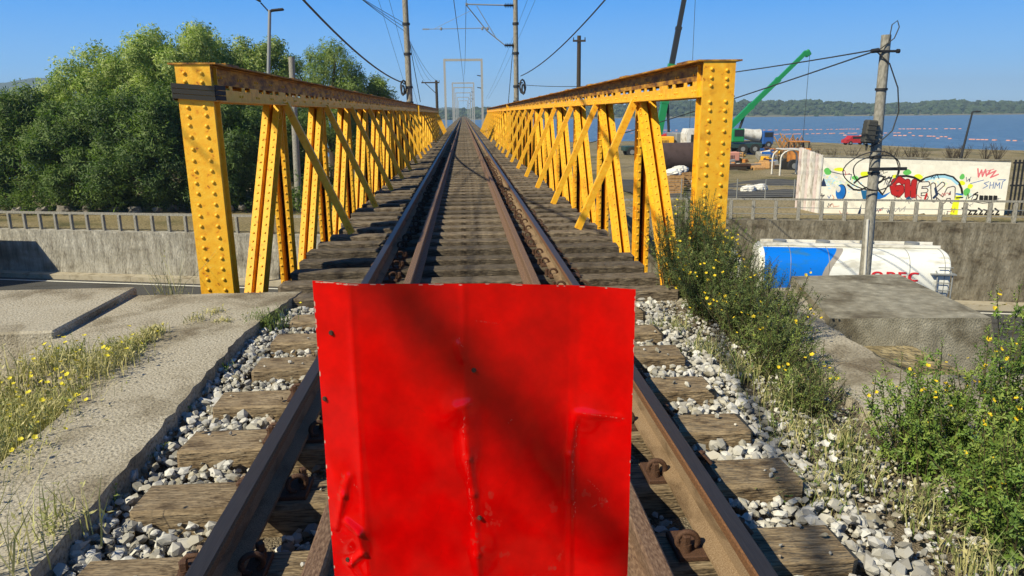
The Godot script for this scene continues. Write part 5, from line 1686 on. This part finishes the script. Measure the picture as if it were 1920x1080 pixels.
func build_yard() -> void:
	var ns := noise(3, 0.03, 4)
	var gy := func(x: float, f: float) -> float: return land_y(x, f, ns)
	var y0: float = gy.call(32.0, 90.0)
	crane("green telescopic crane with its boom slanting out over the river", V(31.2, y0, 90), Vector3(0.7, 2.7, 0), Vector3(10.1, 8.15 - y0, 0), [[0.66, M.green], [0.56, M.green], [0.46, M.green]], M.green)
	y0 = gy.call(23.4, 90.0)
	crane("tall crane, boom green below and black above, nearly upright", V(23.4, y0, 90), Vector3(0.2, 2.4, 0), Vector3(3.6, 19.5 - y0, 0), [[0.8, M.green], [0.72, M.green], [0.6, M.dark], [0.5, M.dark], [0.42, M.dark]], M.redp)
	# blue lorry with white tank body
	var t := thing("mixer_lorry", "blue lorry with a white drum body on the yard by water", "lorry", V(44.3, gy.call(44.3, 110.0), 110))
	var m := MB.new()
	m.box(Vector3(0.9, 1.5, 0), Vector3(1.7, 2.0, 2.2), Basis.IDENTITY, 0.15)
	var cab := obj("cab", m, M.blue, t)
	m = MB.new(); m.box(Vector3(0.95, 1.95, 1.11), Vector3(1.2, 0.7, 0.03)); m.box(Vector3(1.76, 1.95, 0), Vector3(0.03, 0.75, 1.8)); obj("window", m, M.glass, cab)
	m = MB.new(); m.tube([Vector3(-3.4, 2.4, 0), Vector3(-2.6, 2.2, 0), Vector3(-1.0, 1.9, 0), Vector3(-0.1, 1.8, 0)], 0.55, 1.0, 16); obj("drum", m, M.white, t)
	m = MB.new(); m.box(Vector3(-1.2, 0.85, 0), Vector3(5.6, 0.3, 1.8)); obj("chassis", m, M.dark, t)
	for x in [-2.6, -1.4, 1.0]:
		for z in [-1.0, 1.0]: wheel_on(t, Vector3(x, 0.5, z), 0.5, 0.35)
	# white lorry seen between post and first diagonal
	t = thing("white_lorry", "white cab lorry facing the road between post and first diagonal", "lorry", V(24.2, gy.call(24.2, 78.0), 78))
	m = MB.new()
	m.extrude(PackedVector2Array([Vector2(-1.0, 0.7), Vector2(1.0, 0.7), Vector2(1.0, 3.1), Vector2(0.5, 3.3), Vector2(-0.8, 3.3), Vector2(-1.0, 2.8)]), Vector3(0, 0, -1.1), Vector3(0, 0, 1.1), Vector3.RIGHT, Vector3.UP)
	cab = obj("cab", m, M.white, t)
	m = MB.new(); m.box(Vector3(0.15, 2.3, 1.12), Vector3(1.4, 0.8, 0.03)); m.box(Vector3(0.1, 1.2, 1.12), Vector3(1.2, 0.4, 0.03)); obj("window", m, M.glass, cab)
	m = MB.new(); m.box(Vector3(-0.2, 0.8, -3.2), Vector3(2.2, 0.4, 4.6)); m.box(Vector3(-0.2, 1.9, -3.6), Vector3(2.3, 1.8, 3.8), Basis.IDENTITY, 0.1); obj("load_bed", m, M.steel, t)
	for x in [-0.95, 0.95]:
		for z in [-4.4, 0.1]:
			var wm := MB.new(); wm.tube([Vector3(-0.15, 0, 0), Vector3(0.15, 0, 0)], 0.5, 0.5, 14)
			obj("wheel", wm, M.rubber, t).position = Vector3(x, 0.5, z)
	# site boxes
	for s in [[21.6, 80.0, Vector3(2.0, 1.1, 1.4), "yellow site bin beside the upright crane", "site_bin", M.yellow, 1.1], [21.2, 74.0, Vector3(1.6, 1.2, 1.4), "red machine block at the foot of the upright crane", "generator", M.redp, 0.0], [26.4, 73.0, Vector3(1.8, 0.9, 1.2), "pale red pump set beside the white lorry", "pump", mat(lin(0.55, 0.25, 0.2), 0.6), 0.0]]:
		var b := thing(s[4], s[3], "machine", V(s[0], gy.call(s[0], s[1]) + s[6], s[1]))
		m = MB.new(); m.box(Vector3(0, s[2].y * 0.5 + 0.15, 0), s[2], Basis.IDENTITY, 0.08); obj("housing", m, s[5], b)
		m = MB.new(); m.box(Vector3(0, 0.08, 0), Vector3(s[2].x + 0.2, 0.16, s[2].z + 0.2)); obj("skid", m, M.dark, b)
		m = MB.new()
		for k in 5: m.box(Vector3(-0.3 + 0.15 * k, s[2].y * 0.6, s[2].z * 0.5 + 0.15 * 0.0 + 0.015), Vector3(0.06, 0.4, 0.03))
		obj("louvre", m, M.dark, b)
		if s[6] > 0.0:
			m = MB.new()
			for e in [[-0.9, -0.6], [0.9, -0.6], [0.9, 0.6], [-0.9, 0.6]]: m.box(Vector3(e[0], -s[6] * 0.5, e[1]), Vector3(0.1, s[6], 0.1))
			obj("trestle", m, M.rust, b)
	# big rusty pipe lying behind the truss
	t = thing("steel_pipe", "huge dark rusty steel pipe lying behind the truss", "pipe", V(14.6, gy.call(14.6, 52.0), 52))
	m = MB.new()
	m.tube([Vector3(-1.6, 1.1, 0.3), Vector3(1.7, 1.1, -0.3)], 1.1, 1.1, 28, false)
	m.tube([Vector3(-1.6, 1.1, 0.3), Vector3(1.7, 1.1, -0.3)], 1.04, 1.04, 28, false)
	obj("shell", m, over(mat(lin(0.085, 0.055, 0.05), 0.7), M.blotch, Vector3(0.5, 0.5, 0.5)), t)
	for x in [-1.58, 1.68]:
		m = MB.new(); m.tube([Vector3(x - 0.03, 1.1, 0.3 if x < 0.0 else -0.3), Vector3(x + 0.03, 1.1, 0.295 if x < 0.0 else -0.305)], 1.14, 1.14, 28); obj("end_flange", m, M.rust, t)
	# crates and white sacks under the bridge side
	for s in [[11.3, 39.6, 0], [11.9, 40.4, 1], [10.3, 41.0, 2]]:
		t = thing("timber_crate", "orange timber crate topped by sacks below the truss", "crate", V(s[0], gy.call(s[0], s[1]), s[1]), 0.2 * s[2], "crates below the truss")
		for k in 5:
			for z in [-0.42, 0.42]:
				m = MB.new(); m.box(Vector3(0, 0.14 + 0.2 * k, z), Vector3(0.95, 0.17, 0.025)); obj("slat", m, M.timber, t)
			for x in [-0.46, 0.46]:
				m = MB.new(); m.box(Vector3(x, 0.14 + 0.2 * k, 0), Vector3(0.025, 0.17, 0.8)); obj("slat", m, M.timber, t)
		m = MB.new()
		for e in [[-0.43, -0.39], [0.43, -0.39], [0.43, 0.39], [-0.43, 0.39]]: m.box(Vector3(e[0], 0.5, e[1]), Vector3(0.06, 1.0, 0.06))
		obj("corner_post", m, M.timber, t)
	for i in 14:
		var sm := MB.new()
		sm.put(lump(icos(2), 0.18), Transform3D(Basis(Vector3.UP, rng.randf() * TAU).scaled(Vector3(0.45, 0.22, 0.3)), Vector3.ZERO), Color(0.68, 0.67, 0.64) * rng.randf_range(0.85, 1.1))
		var p: Array = [[11.3, 39.6, 1.15], [11.9, 40.4, 1.15], [10.3, 41.0, 1.15], [12.7, 39.4, 0.2], [13.0, 39.9, 0.2], [12.8, 39.7, 0.6], [8.4, 44.0, 0.2], [8.9, 44.4, 0.2], [8.6, 44.2, 0.6], [7.4, 47.0, 0.2], [9.4, 47.0, 0.3], [15.3, 39.0, 0.15], [16.0, 39.2, 0.15], [6.6, 49.0, 0.2]][i]
		tag(obj("sandbag", sm, M.wood_far), "bulging white sack piled on the yard ground by crates", "sack", "white sacks in the yard").position = V(p[0], float(gy.call(p[0], p[1])) + p[2], p[1])
	# orange lattice frames heaped up
	for i in 7:
		t = thing("lattice_frame", "orange lattice frame leaning in the heap on the yard", "frame", V(29.7 + 0.33 * i, gy.call(29.0, 66.0) + 0.2, 66.0 + 0.25 * i), 0.0, "orange lattice frames in the heap")
		t.rotation = Vector3(0.25 * sin(i * 2.1), 0.1 * i, 0.55 + 0.09 * sin(i * 1.7))
		for s in [-0.3, 0.3]:
			m = MB.new(); m.plate(Vector3(s, -0.2, 0), Vector3(s, 2.9 - 0.1 * i, 0), Vector3(0.09, 0, 0), Vector3(0, 0, 0.09)); obj("chord", m, M.timber, t)
		for k in 6:
			m = MB.new(); m.plate(Vector3(-0.3, 0.1 + k * 0.42, 0), Vector3(0.3, 0.5 + k * 0.4, 0), Vector3(0, 0.06, 0), Vector3(0, 0, 0.05)); obj("lacing", m, M.orange, t)
	# small loader under a white frame
	t = thing("loader", "orange wheel loader standing beside the board wall", "loader", V(26.7, gy.call(26.7, 58.0), 58), PI)
	m = MB.new(); m.box(Vector3(0, 1.25, 0), Vector3(1.5, 1.2, 1.3), Basis.IDENTITY, 0.12); m.box(Vector3(0.1, 2.35, 0), Vector3(1.3, 0.1, 1.2), Basis.IDENTITY, 0.03); obj("body", m, M.orange, t)
	m = MB.new()
	for e in [[-0.5, -0.5], [0.7, -0.5], [0.7, 0.5], [-0.5, 0.5]]: m.box(Vector3(e[0], 2.05, e[1]), Vector3(0.08, 0.6, 0.08))
	obj("cab_post", m, M.dark, t)
	m = MB.new(); m.plate(Vector3(-0.7, 1.3, 0), Vector3(-1.9, 0.5, 0), Vector3(0, 0.2, 0), Vector3(0, 0, 0.9)); m.box(Vector3(-2.1, 0.5, 0), Vector3(0.5, 0.6, 1.5), Basis.IDENTITY, 0.05); obj("bucket", m, M.dark, t)
	for x in [-0.7, 0.7]:
		for z in [-0.7, 0.7]: wheel_on(t, Vector3(x, 0.5, z), 0.5, 0.35)
	t = thing("white_shelter", "small white tubular shelter frame beside the loader", "shelter", V(23.2, gy.call(23.2, 52.0), 52))
	for z in [-0.7, 0.7]:
		m = MB.new()
		var arc := []
		for k in 9: arc.append(Vector3(-0.9 * cos(PI * k / 8.0), 1.2 + 0.6 * sin(PI * k / 8.0), z))
		m.tube([Vector3(-0.9, 0, z)] + arc + [Vector3(0.9, 0, z)], 0.06, 0.06, 6)
		obj("hoop", m, M.white, t)
	m = MB.new(); m.box(Vector3(0, 1.82, 0), Vector3(1.4, 0.05, 1.5)); obj("roof_sheet", m, M.white, t)
	# timber stacks and scrap on the sandy strip
	for i in 9:
		t = thing("beam_stack", "low stack of squared beams lying on the sandy yard", "stack", V(15.5 + i * 1.5 + rng.randf_range(-0.5, 0.5), 0, 54.0 + rng.randf_range(-4, 6)), rng.randf_range(-0.5, 0.5), "beam stacks on the yard")
		t.position.y = gy.call(t.position.x, -t.position.z)
		for k in 4:
			m = MB.new(); m.box(Vector3(0, 0.13 + 0.24 * (k / 2), -0.15 + 0.3 * (k % 2)), Vector3(rng.randf_range(1.6, 2.6), 0.2, 0.24), Basis.IDENTITY, 0.02)
			obj("beam", m, [M.timber, M.bark, M.pole_concrete, M.rust][rng.randi() % 4], t)
	# small clutter of the site
	for i in 34:
		var cx := rng.randf_range(0.36, 0.47)
		var f := rng.randf_range(52.0, 105.0)
		var x := cx * f
		t = thing("scrap_stack", "small pile of mixed offcuts lying on the open yard", "scrap", V(x, gy.call(x, f) - 0.02, f), rng.randf() * TAU, "scrap piles on the yard")
		for k in 4:
			var dm: Material = [M.orange, M.timber, M.white, M.pole_concrete, M.rust, M.yellow, M.steel, M.blue][rng.randi() % 8]
			m = MB.new()
			var sz := Vector3(rng.randf_range(0.3, 1.5), rng.randf_range(0.15, 0.6), rng.randf_range(0.3, 1.0))
			m.box(Vector3(rng.randf_range(-0.7, 0.7), sz.y * 0.5, rng.randf_range(-0.6, 0.6)), sz, Basis(Vector3.UP, rng.randf() * TAU) * Basis(Vector3.BACK, rng.randf_range(-0.25, 0.25)), 0.04)
			obj("offcut", m, dm, t)
	# chain fence before the yard
	t = thing("mesh_fence", "grey wire mesh fence across the dark yard ground", "fence")
	for i in 9:
		var x := 9.5 + i * 1.3
		m = MB.new(); m.tube([V(x, -3.4, wall_f(x) + 9.0), V(x, -1.9, wall_f(x) + 9.0)], 0.03, 0.03, 6); obj("post", m, M.steel, t)
	for k in 12:
		m = MB.new(); m.tube([V(9.5, -3.2 + k * 0.11, wall_f(9.5) + 9.0), V(19.9, -3.2 + k * 0.11, wall_f(19.9) + 9.0)], 0.006, 0.006, 4); obj("wire", m, M.steel, t)
	# dark gravel pad inside that fence
	var pad := MB.new()
	for i in 14:
		for j in 10:
			var q := []
			for e in [[i, j], [i + 1, j], [i + 1, j + 1], [i, j + 1]]:
				var x: float = 9.0 + e[0] * 1.0
				var f: float = wall_f(x) + 9.6 + e[1] * 1.1
				q.append(V(x, float(gy.call(x, f)) + 0.05, f))
			pad.q(q[0], q[1], q[2], q[3], Vector3.UP)
	struct("gravel_yard", pad, M.asphalt)
	# lamp mast, red car and bare brush on the shore
	t = thing("lamp_mast", "leaning dark lamp mast on a concrete stub above the wall", "street lamp", V(37.3, -3.9, 54.0))
	m = MB.new(); m.tube([Vector3(0, 0, 0), Vector3(0.1, 1.6, 0)], 0.5, 0.38, 8); obj("stub", m, M.bark, t)
	m = MB.new(); m.tube([Vector3(0.1, 1.6, 0), Vector3(0.55, 5.0, 0)], 0.09, 0.06, 6); m.tube([Vector3(0.55, 5.0, 0), Vector3(0.95, 5.05, 0)], 0.05, 0.05, 6); obj("shaft", m, M.dark, t)
	m = MB.new(); m.box(Vector3(1.0, 5.02, 0), Vector3(0.35, 0.1, 0.16), Basis.IDENTITY, 0.03); obj("lamp_head", m, M.dark, t)
	t = thing("red_car", "small red car parked beyond the graffiti wall by water", "car", V(64.6, gy.call(64.6, 120.0), 120))
	m = MB.new()
	m.extrude(PackedVector2Array([Vector2(-2.0, 0.35), Vector2(2.0, 0.35), Vector2(2.0, 0.85), Vector2(1.2, 0.95), Vector2(0.6, 1.5), Vector2(-1.0, 1.5), Vector2(-1.6, 0.95), Vector2(-2.0, 0.9)]), Vector3(0, 0, -0.85), Vector3(0, 0, 0.85), Vector3.RIGHT, Vector3.UP)
	var cb := obj("body", m, M.redp, t)
	m = MB.new(); m.box(Vector3(-0.2, 1.2, 0.86), Vector3(1.5, 0.36, 0.02)); obj("window", m, M.glass, cb)
	for x in [-1.25, 1.25]:
		for z in [-0.8, 0.8]: wheel_on(t, Vector3(x, 0.33, z), 0.33, 0.2)
	for i in 16:
		var br := MB.new()
		for k in 16:
			var an := rng.randf() * TAU
			var tipv := Vector3(cos(an) * rng.randf_range(0.3, 1.0), rng.randf_range(0.9, 1.9), sin(an) * rng.randf_range(0.3, 1.0))
			var midv := tipv * 0.5 + Vector3(rng.randf_range(-0.15, 0.15), 0.1, 0)
			br.tube([Vector3.ZERO, midv, tipv], 0.03, 0.008, 4)
			for e in 3: br.tube([midv.lerp(tipv, e * 0.3), midv.lerp(tipv, e * 0.3) + Vector3(rng.randf_range(-0.4, 0.4), rng.randf_range(0.1, 0.5), rng.randf_range(-0.3, 0.3))], 0.01, 0.004, 3)
		var x: float = [30.0, 31.2, 32.0, 33.5, 34.4, 35.2, 36.6, 40.6, 42.0, 44.0, 45.8, 47.0, 27.6, 28.6, 41.2, 46.2][i]
		var f := 62.0 + rng.randf_range(-3, 5)
		tag(obj("bare_shrub", br, M.bark), "leafless dark shrub on the shore beyond the graffiti wall", "shrub", "bare shrubs on the shore").position = V(x, float(gy.call(x, f)) - 0.1, f)
	# float booms on the water
	var fl := mat(lin(0.62, 0.30, 0.24), 0.6)
	var booms := [[[62, 288], [100, 262], [143, 262], [172, 250]], [[68, 230], [88, 214], [112, 216], [132, 214]], [[104, 200], [118, 190], [120, 178]], [[112, 172], [118, 150], [124, 136], [150, 118]], [[54, 244], [70, 250], [92, 246]]]
	var bl := ["long float boom nearest the far bank", "thick row of red floats in midstream", "short row of floats off the lamp mast", "row of red floats curving in to the near shore", "faint row of floats beside the crane boom"]
	for b in booms.size():
		t = thing("float_boom", bl[b] + ", orange on the river", "float boom")
		var pts: Array = booms[b]
		var mm := MB.new()
		for i in pts.size() - 1:
			var a := V(pts[i][0], -5.45, pts[i][1])
			var e := V(pts[i + 1][0], -5.45, pts[i + 1][1])
			var k := int(a.distance_to(e) / 1.15)
			for s in k:
				if rng.randf() < 0.25: continue
				var p := a.lerp(e, float(s) / k) + Vector3(rng.randf_range(-0.3, 0.3), 0, rng.randf_range(-1.0, 1.0))
				mm.tube([p, p + (e - a).normalized() * 0.85], 0.16, 0.16, 7)
		stuff(obj("floats", mm, fl, t))

# ------------------------------------------------------------------ plants by the track
func flower(r: float, c: Color) -> MB:
	var m := MB.new()
	m.col = c
	for i in 5:
		var an := TAU * i / 5.0
		var d := Vector3(cos(an), 0.45, sin(an)) * r
		var s := Vector3(-sin(an), 0, cos(an)) * r * 0.45
		m.t(Vector3.ZERO, d * 0.65 + s, d, Vector3.UP); m.t(Vector3.ZERO, d, d * 0.65 - s, Vector3.UP)
	return m

func bush(called: String, label: String, at: Vector3, hgt: float, wide: float, stems: int, leaves: Array, ll: float, lw: float, blooms: int, group := "") -> void:
	var t := thing(called, label, "bush", at, 0.0, group)
	var st := MB.new()
	st.col = Color(0.10, 0.085, 0.04)
	var lf := MB.new()
	var fl := MB.new()
	var kinds := []
	for c in leaves:
		for k in 4:
			var m := MB.new()
			for i in 13:
				var y := i / 13.0
				var an := i * 2.4 + rng.randf()
				var d := Vector3(cos(an), rng.randf_range(0.25, 0.9), sin(an)).normalized()
				var s := d.cross(Vector3.UP).normalized()
				var p := Vector3(rng.randf_range(-0.004, 0.004), y * 0.11, rng.randf_range(-0.004, 0.004))
				var l := ll * rng.randf_range(0.7, 1.25)
				var w := lw * rng.randf_range(0.8, 1.2)
				var tone := rng.randf_range(0.75, 1.25)
				m.col = Color(c.r * tone, c.g * tone, c.b * tone)
				var up := s.cross(d) * w * 0.2
				m.t(p, p + d * l * 0.5 + s * w * 0.5 + up, p + d * l, s.cross(d)); m.t(p, p + d * l, p + d * l * 0.5 - s * w * 0.5 + up, s.cross(d))
			kinds.append(m)
	var yf := flower(0.012, Color(0.80, 0.60, 0.02))
	for i in stems:
		var an := rng.randf() * TAU
		var out := pow(rng.randf(), 0.6) * wide
		var top := hgt * rng.randf_range(0.55, 1.0) * (1.0 - 0.35 * pow(out / wide, 2.0))
		var foot := Vector3(cos(an), 0, sin(an)) * out * rng.randf_range(0.3, 0.6)
		var tip := Vector3(cos(an) * out, top, sin(an) * out)
		var mid := foot.lerp(tip, 0.5) + Vector3(rng.randf_range(-0.05, 0.05), top * 0.08, rng.randf_range(-0.05, 0.05))
		st.tube([foot, mid, tip], 0.0045, 0.0015, 4, false)
		var k := int(top / 0.032)
		for s in k:
			var e := lerpf(0.06, 1.0, float(s) / k)
			var p := foot.lerp(mid, e * 2.0) if e < 0.5 else mid.lerp(tip, e * 2.0 - 1.0)
			var d := Vector3(rng.randfn(), 0.9 + rng.randfn() * 0.5, rng.randfn())
			if e > 0.93: d = tip - mid
			lf.put(kinds[rng.randi() % kinds.size()], Transform3D(basis_to(d).scaled(Vector3.ONE * rng.randf_range(0.6, 1.15) * (1.0 - 0.35 * e)), p))
		if i < blooms:
			for b in rng.randi_range(1, 4):
				var p := mid.lerp(tip, rng.randf_range(0.5, 1.05)) + Vector3(rng.randfn(), rng.randfn(), rng.randfn()) * 0.03
				fl.put(yf, Transform3D(basis_to(Vector3(rng.randfn() * 0.5, 1, 0.5 + rng.randfn() * 0.5)).scaled(Vector3.ONE * rng.randf_range(0.6, 1.2)), p))
	obj("stems", st, M.leaf, t)
	stuff(obj("foliage", lf, M.leaf, t))
	if blooms: stuff(obj("flowers", fl, M.flower, t))

func tuft(called: String, label: String, at: Vector3, hgt: float, wide: float, blades: int, c0: Color, c1: Color, heads: int, group := "", stretch := 1.0) -> void:
	var t := thing(called, label, "grass", at, 0.0, group)
	var m := MB.new()
	var fl := MB.new()
	var yf := flower(0.013, Color(0.78, 0.68, 0.04))
	for i in blades:
		var p := Vector3(rng.randfn() * wide * 0.5, 0, rng.randfn() * wide * 0.5 * stretch)
		var h := hgt * rng.randf_range(0.35, 1.0)
		var lean := Vector3(rng.randfn(), 0, rng.randfn()) * h * 0.28
		var side := Vector3(rng.randf_range(-1, 1), 0, rng.randf_range(-1, 1)).normalized() * rng.randf_range(0.0016, 0.004)
		m.col = c0.lerp(c1, rng.randf())
		var a := p + lean * 0.25 + Vector3(0, h * 0.5, 0)
		var b := p + lean + Vector3(0, h, 0)
		m.q(p - side, p + side, a + side * 0.8, a - side * 0.8, Vector3.BACK)
		m.t(a - side * 0.8, a + side * 0.8, b, Vector3.BACK)
		if rng.randf() < 0.35:
			for k in 3:
				var q := p.lerp(b, rng.randf_range(0.3, 0.9))
				var d := Vector3(rng.randfn(), rng.randf(), rng.randfn()).normalized() * rng.randf_range(0.015, 0.04)
				var s := d.cross(Vector3.UP).normalized() * 0.006
				m.t(q, q + d * 0.5 + s, q + d, Vector3.UP); m.t(q, q + d * 0.5 - s, q + d, Vector3.UP)
		if i < heads:
			fl.put(yf, Transform3D(basis_to(Vector3(rng.randfn() * 0.4, 1, rng.randfn() * 0.4)).scaled(Vector3.ONE * rng.randf_range(0.6, 1.4)), b))
	stuff(obj("blades", m, M.leaf, t))
	if heads: stuff(obj("flowers", fl, M.flower, t))

func build_plants() -> void:
	var br := [Color(0.10, 0.145, 0.035), Color(0.16, 0.20, 0.055), Color(0.065, 0.10, 0.028)]
	var lg := [Color(0.14, 0.23, 0.038), Color(0.10, 0.17, 0.03), Color(0.22, 0.29, 0.06)]
	# bushes on the yard side, from the end post towards the camera
	bush("broom_bush", "tallest dark broom bush with yellow flowers before yellow end post", V(2.02, -0.3, 6.35), 1.02, 0.44, 150, br, 0.024, 0.009, 30)
	bush("broom_bush", "broad dark broom bush with yellow flowers next to the tallest one", V(2.02, -0.3, 5.65), 0.86, 0.48, 150, br, 0.024, 0.009, 30)
	bush("broom_bush", "middle broom bush spilling over the pale concrete ledge", V(2.06, -0.3, 4.95), 0.66, 0.44, 120, br, 0.024, 0.009, 18)
	bush("broom_bush", "low thin broom bush at the near end of the row", V(1.92, -0.3, 4.30), 0.50, 0.30, 70, br + [lg[2]], 0.022, 0.008, 4)
	bush("flowering_bush", "bright green bush with yellow flowers beside last ballast sleepers", V(2.12, -0.3, 3.0), 0.60, 0.34, 62, lg, 0.030, 0.013, 14)
	bush("flowering_bush", "tall sprawling bright green bush with many yellow flowers", V(2.42, -0.3, 2.85), 0.98, 0.38, 70, lg, 0.030, 0.013, 50)
	bush("flowering_bush", "thick bright green bush hiding the ledge, few yellow flowers", V(2.14, -0.3, 2.42), 0.56, 0.38, 80, lg, 0.032, 0.014, 12)
	bush("broom_bush", "straggling low broom bush nearest the lone daisies", V(1.86, -0.3, 3.72), 0.38, 0.24, 45, br + [lg[2]], 0.022, 0.008, 5)
	var straw0 := Color(0.56, 0.50, 0.25)
	var straw1 := Color(0.36, 0.34, 0.12)
	var g0 := Color(0.09, 0.16, 0.03)
	var g1 := Color(0.24, 0.28, 0.08)
	# weeds in the joint of the walkway
	for i in 12:
		var f := 2.85 + i * 0.215
		var h := lerpf(0.32, 0.10, pow(i / 11.0, 1.5))
		tuft("yellow_weed", "clump of straw yellow flowering weeds in the walkway joint", V(-2.24 + rng.randf_range(-0.05, 0.03), -0.18 if f > 4.15 else -0.30, f), h, h * 0.85, int(420 * h + 130), straw0 if i % 3 else g1, straw1, 10 if i < 9 else 2, "weeds in the walkway joint", 1.1)
		if i < 9:
			tuft("yellow_weed", "clump of straw yellow flowering weeds on the lower apron", V(-2.58 + rng.randf_range(-0.06, 0.06), -0.20 if f > 4.3 else -0.37, f + 0.1), h * 1.1, h, int(500 * h + 120), straw0 if i % 2 else g1, straw1, 12, "weeds on the apron", 1.1)
		if i < 6:
			tuft("yellow_weed", "clump of straw yellow flowering weeds on the lower apron", V(-2.95, -0.37, f + 0.4), h * 1.15, h, int(500 * h + 120), straw0, straw1, 12, "weeds on the apron", 1.1)
	for s in [[-2.05, 5.55, 0.09, 0.10], [-1.98, 5.75, 0.07, 0.09], [-1.85, 5.5, 0.05, 0.07]]:
		tuft("sprout", "small dry sprout growing in a crack of the walkway", V(s[0], -0.17, s[1]), s[2], s[3], 40, straw0, straw1, 0, "sprouts in the walkway cracks")
	tuft("grass_tuft", "fresh green grass tuft at the walkway corner by ballast", V(-1.55, -0.24, 5.55), 0.20, 0.17, 170, g0, g1, 3)
	tuft("tall_grass", "tall thin dry grass stalks on the near walkway edge", V(-1.62, -0.2, 2.35), 0.50, 0.13, 38, straw0, straw1, 2)
	tuft("tall_grass", "shorter dry grass stalks at the ballast edge of walkway", V(-1.58, -0.2, 2.62), 0.22, 0.14, 70, straw0, g1, 0)
	for s in [[-1.58, 3.4], [-1.6, 3.9], [-1.59, 4.6], [-1.56, 2.95]]:
		tuft("edge_weed", "tiny green weed between walkway edge and ballast", V(s[0], -0.25, s[1]), 0.08, 0.06, 30, g0, g1, 0, "tiny weeds at the walkway edge")
	for s in [[1.62, 3.35, 0.20], [1.75, 3.75, 0.24], [1.7, 4.25, 0.26], [1.62, 4.7, 0.2], [1.85, 3.25, 0.2], [1.55, 5.3, 0.16], [1.7, 2.95, 0.16], [1.46, 2.78, 0.15], [1.85, 2.6, 0.2], [1.8, 2.25, 0.2], [1.9, 3.9, 0.22]]:
		tuft("grass_tuft", "straw and green grass tuft between ballast and the bushes", V(s[0], -0.29, s[1]), s[2], 0.15, 120, straw0, g0, 0, "grass between ballast and bushes")
	# weeds standing before the end posts
	tuft("tall_weed", "tall pale weed standing against the strapped end post", V(-2.62, -0.4, 6.5), 0.75, 0.14, 60, Color(0.30, 0.30, 0.22), straw1, 0)
	var wf := flower(0.016, Color(0.75, 0.74, 0.70))
	for s in [[1.62, 3.05], [1.68, 3.12], [1.58, 2.9], [1.5, 5.7], [1.34, 5.6], [1.72, 4.5]]:
		var t := thing("daisy", "small white daisy in the grass beside the ballast", "flower", V(s[0], -0.27, s[1]), 0.0, "daisies by the ballast")
		var m := MB.new()
		m.col = Color(0.06, 0.12, 0.02)
		m.tube([Vector3.ZERO, Vector3(0.01, 0.12, 0.01)], 0.0015, 0.0015, 4)
		obj("stalk", m, M.leaf, t)
		m = MB.new()
		m.put(wf, Transform3D(Basis(Vector3.RIGHT, 0.6).scaled(Vector3.ONE * 1.3), Vector3(0.01, 0.12, 0.01)))
		obj("petals", m, M.flower, t)
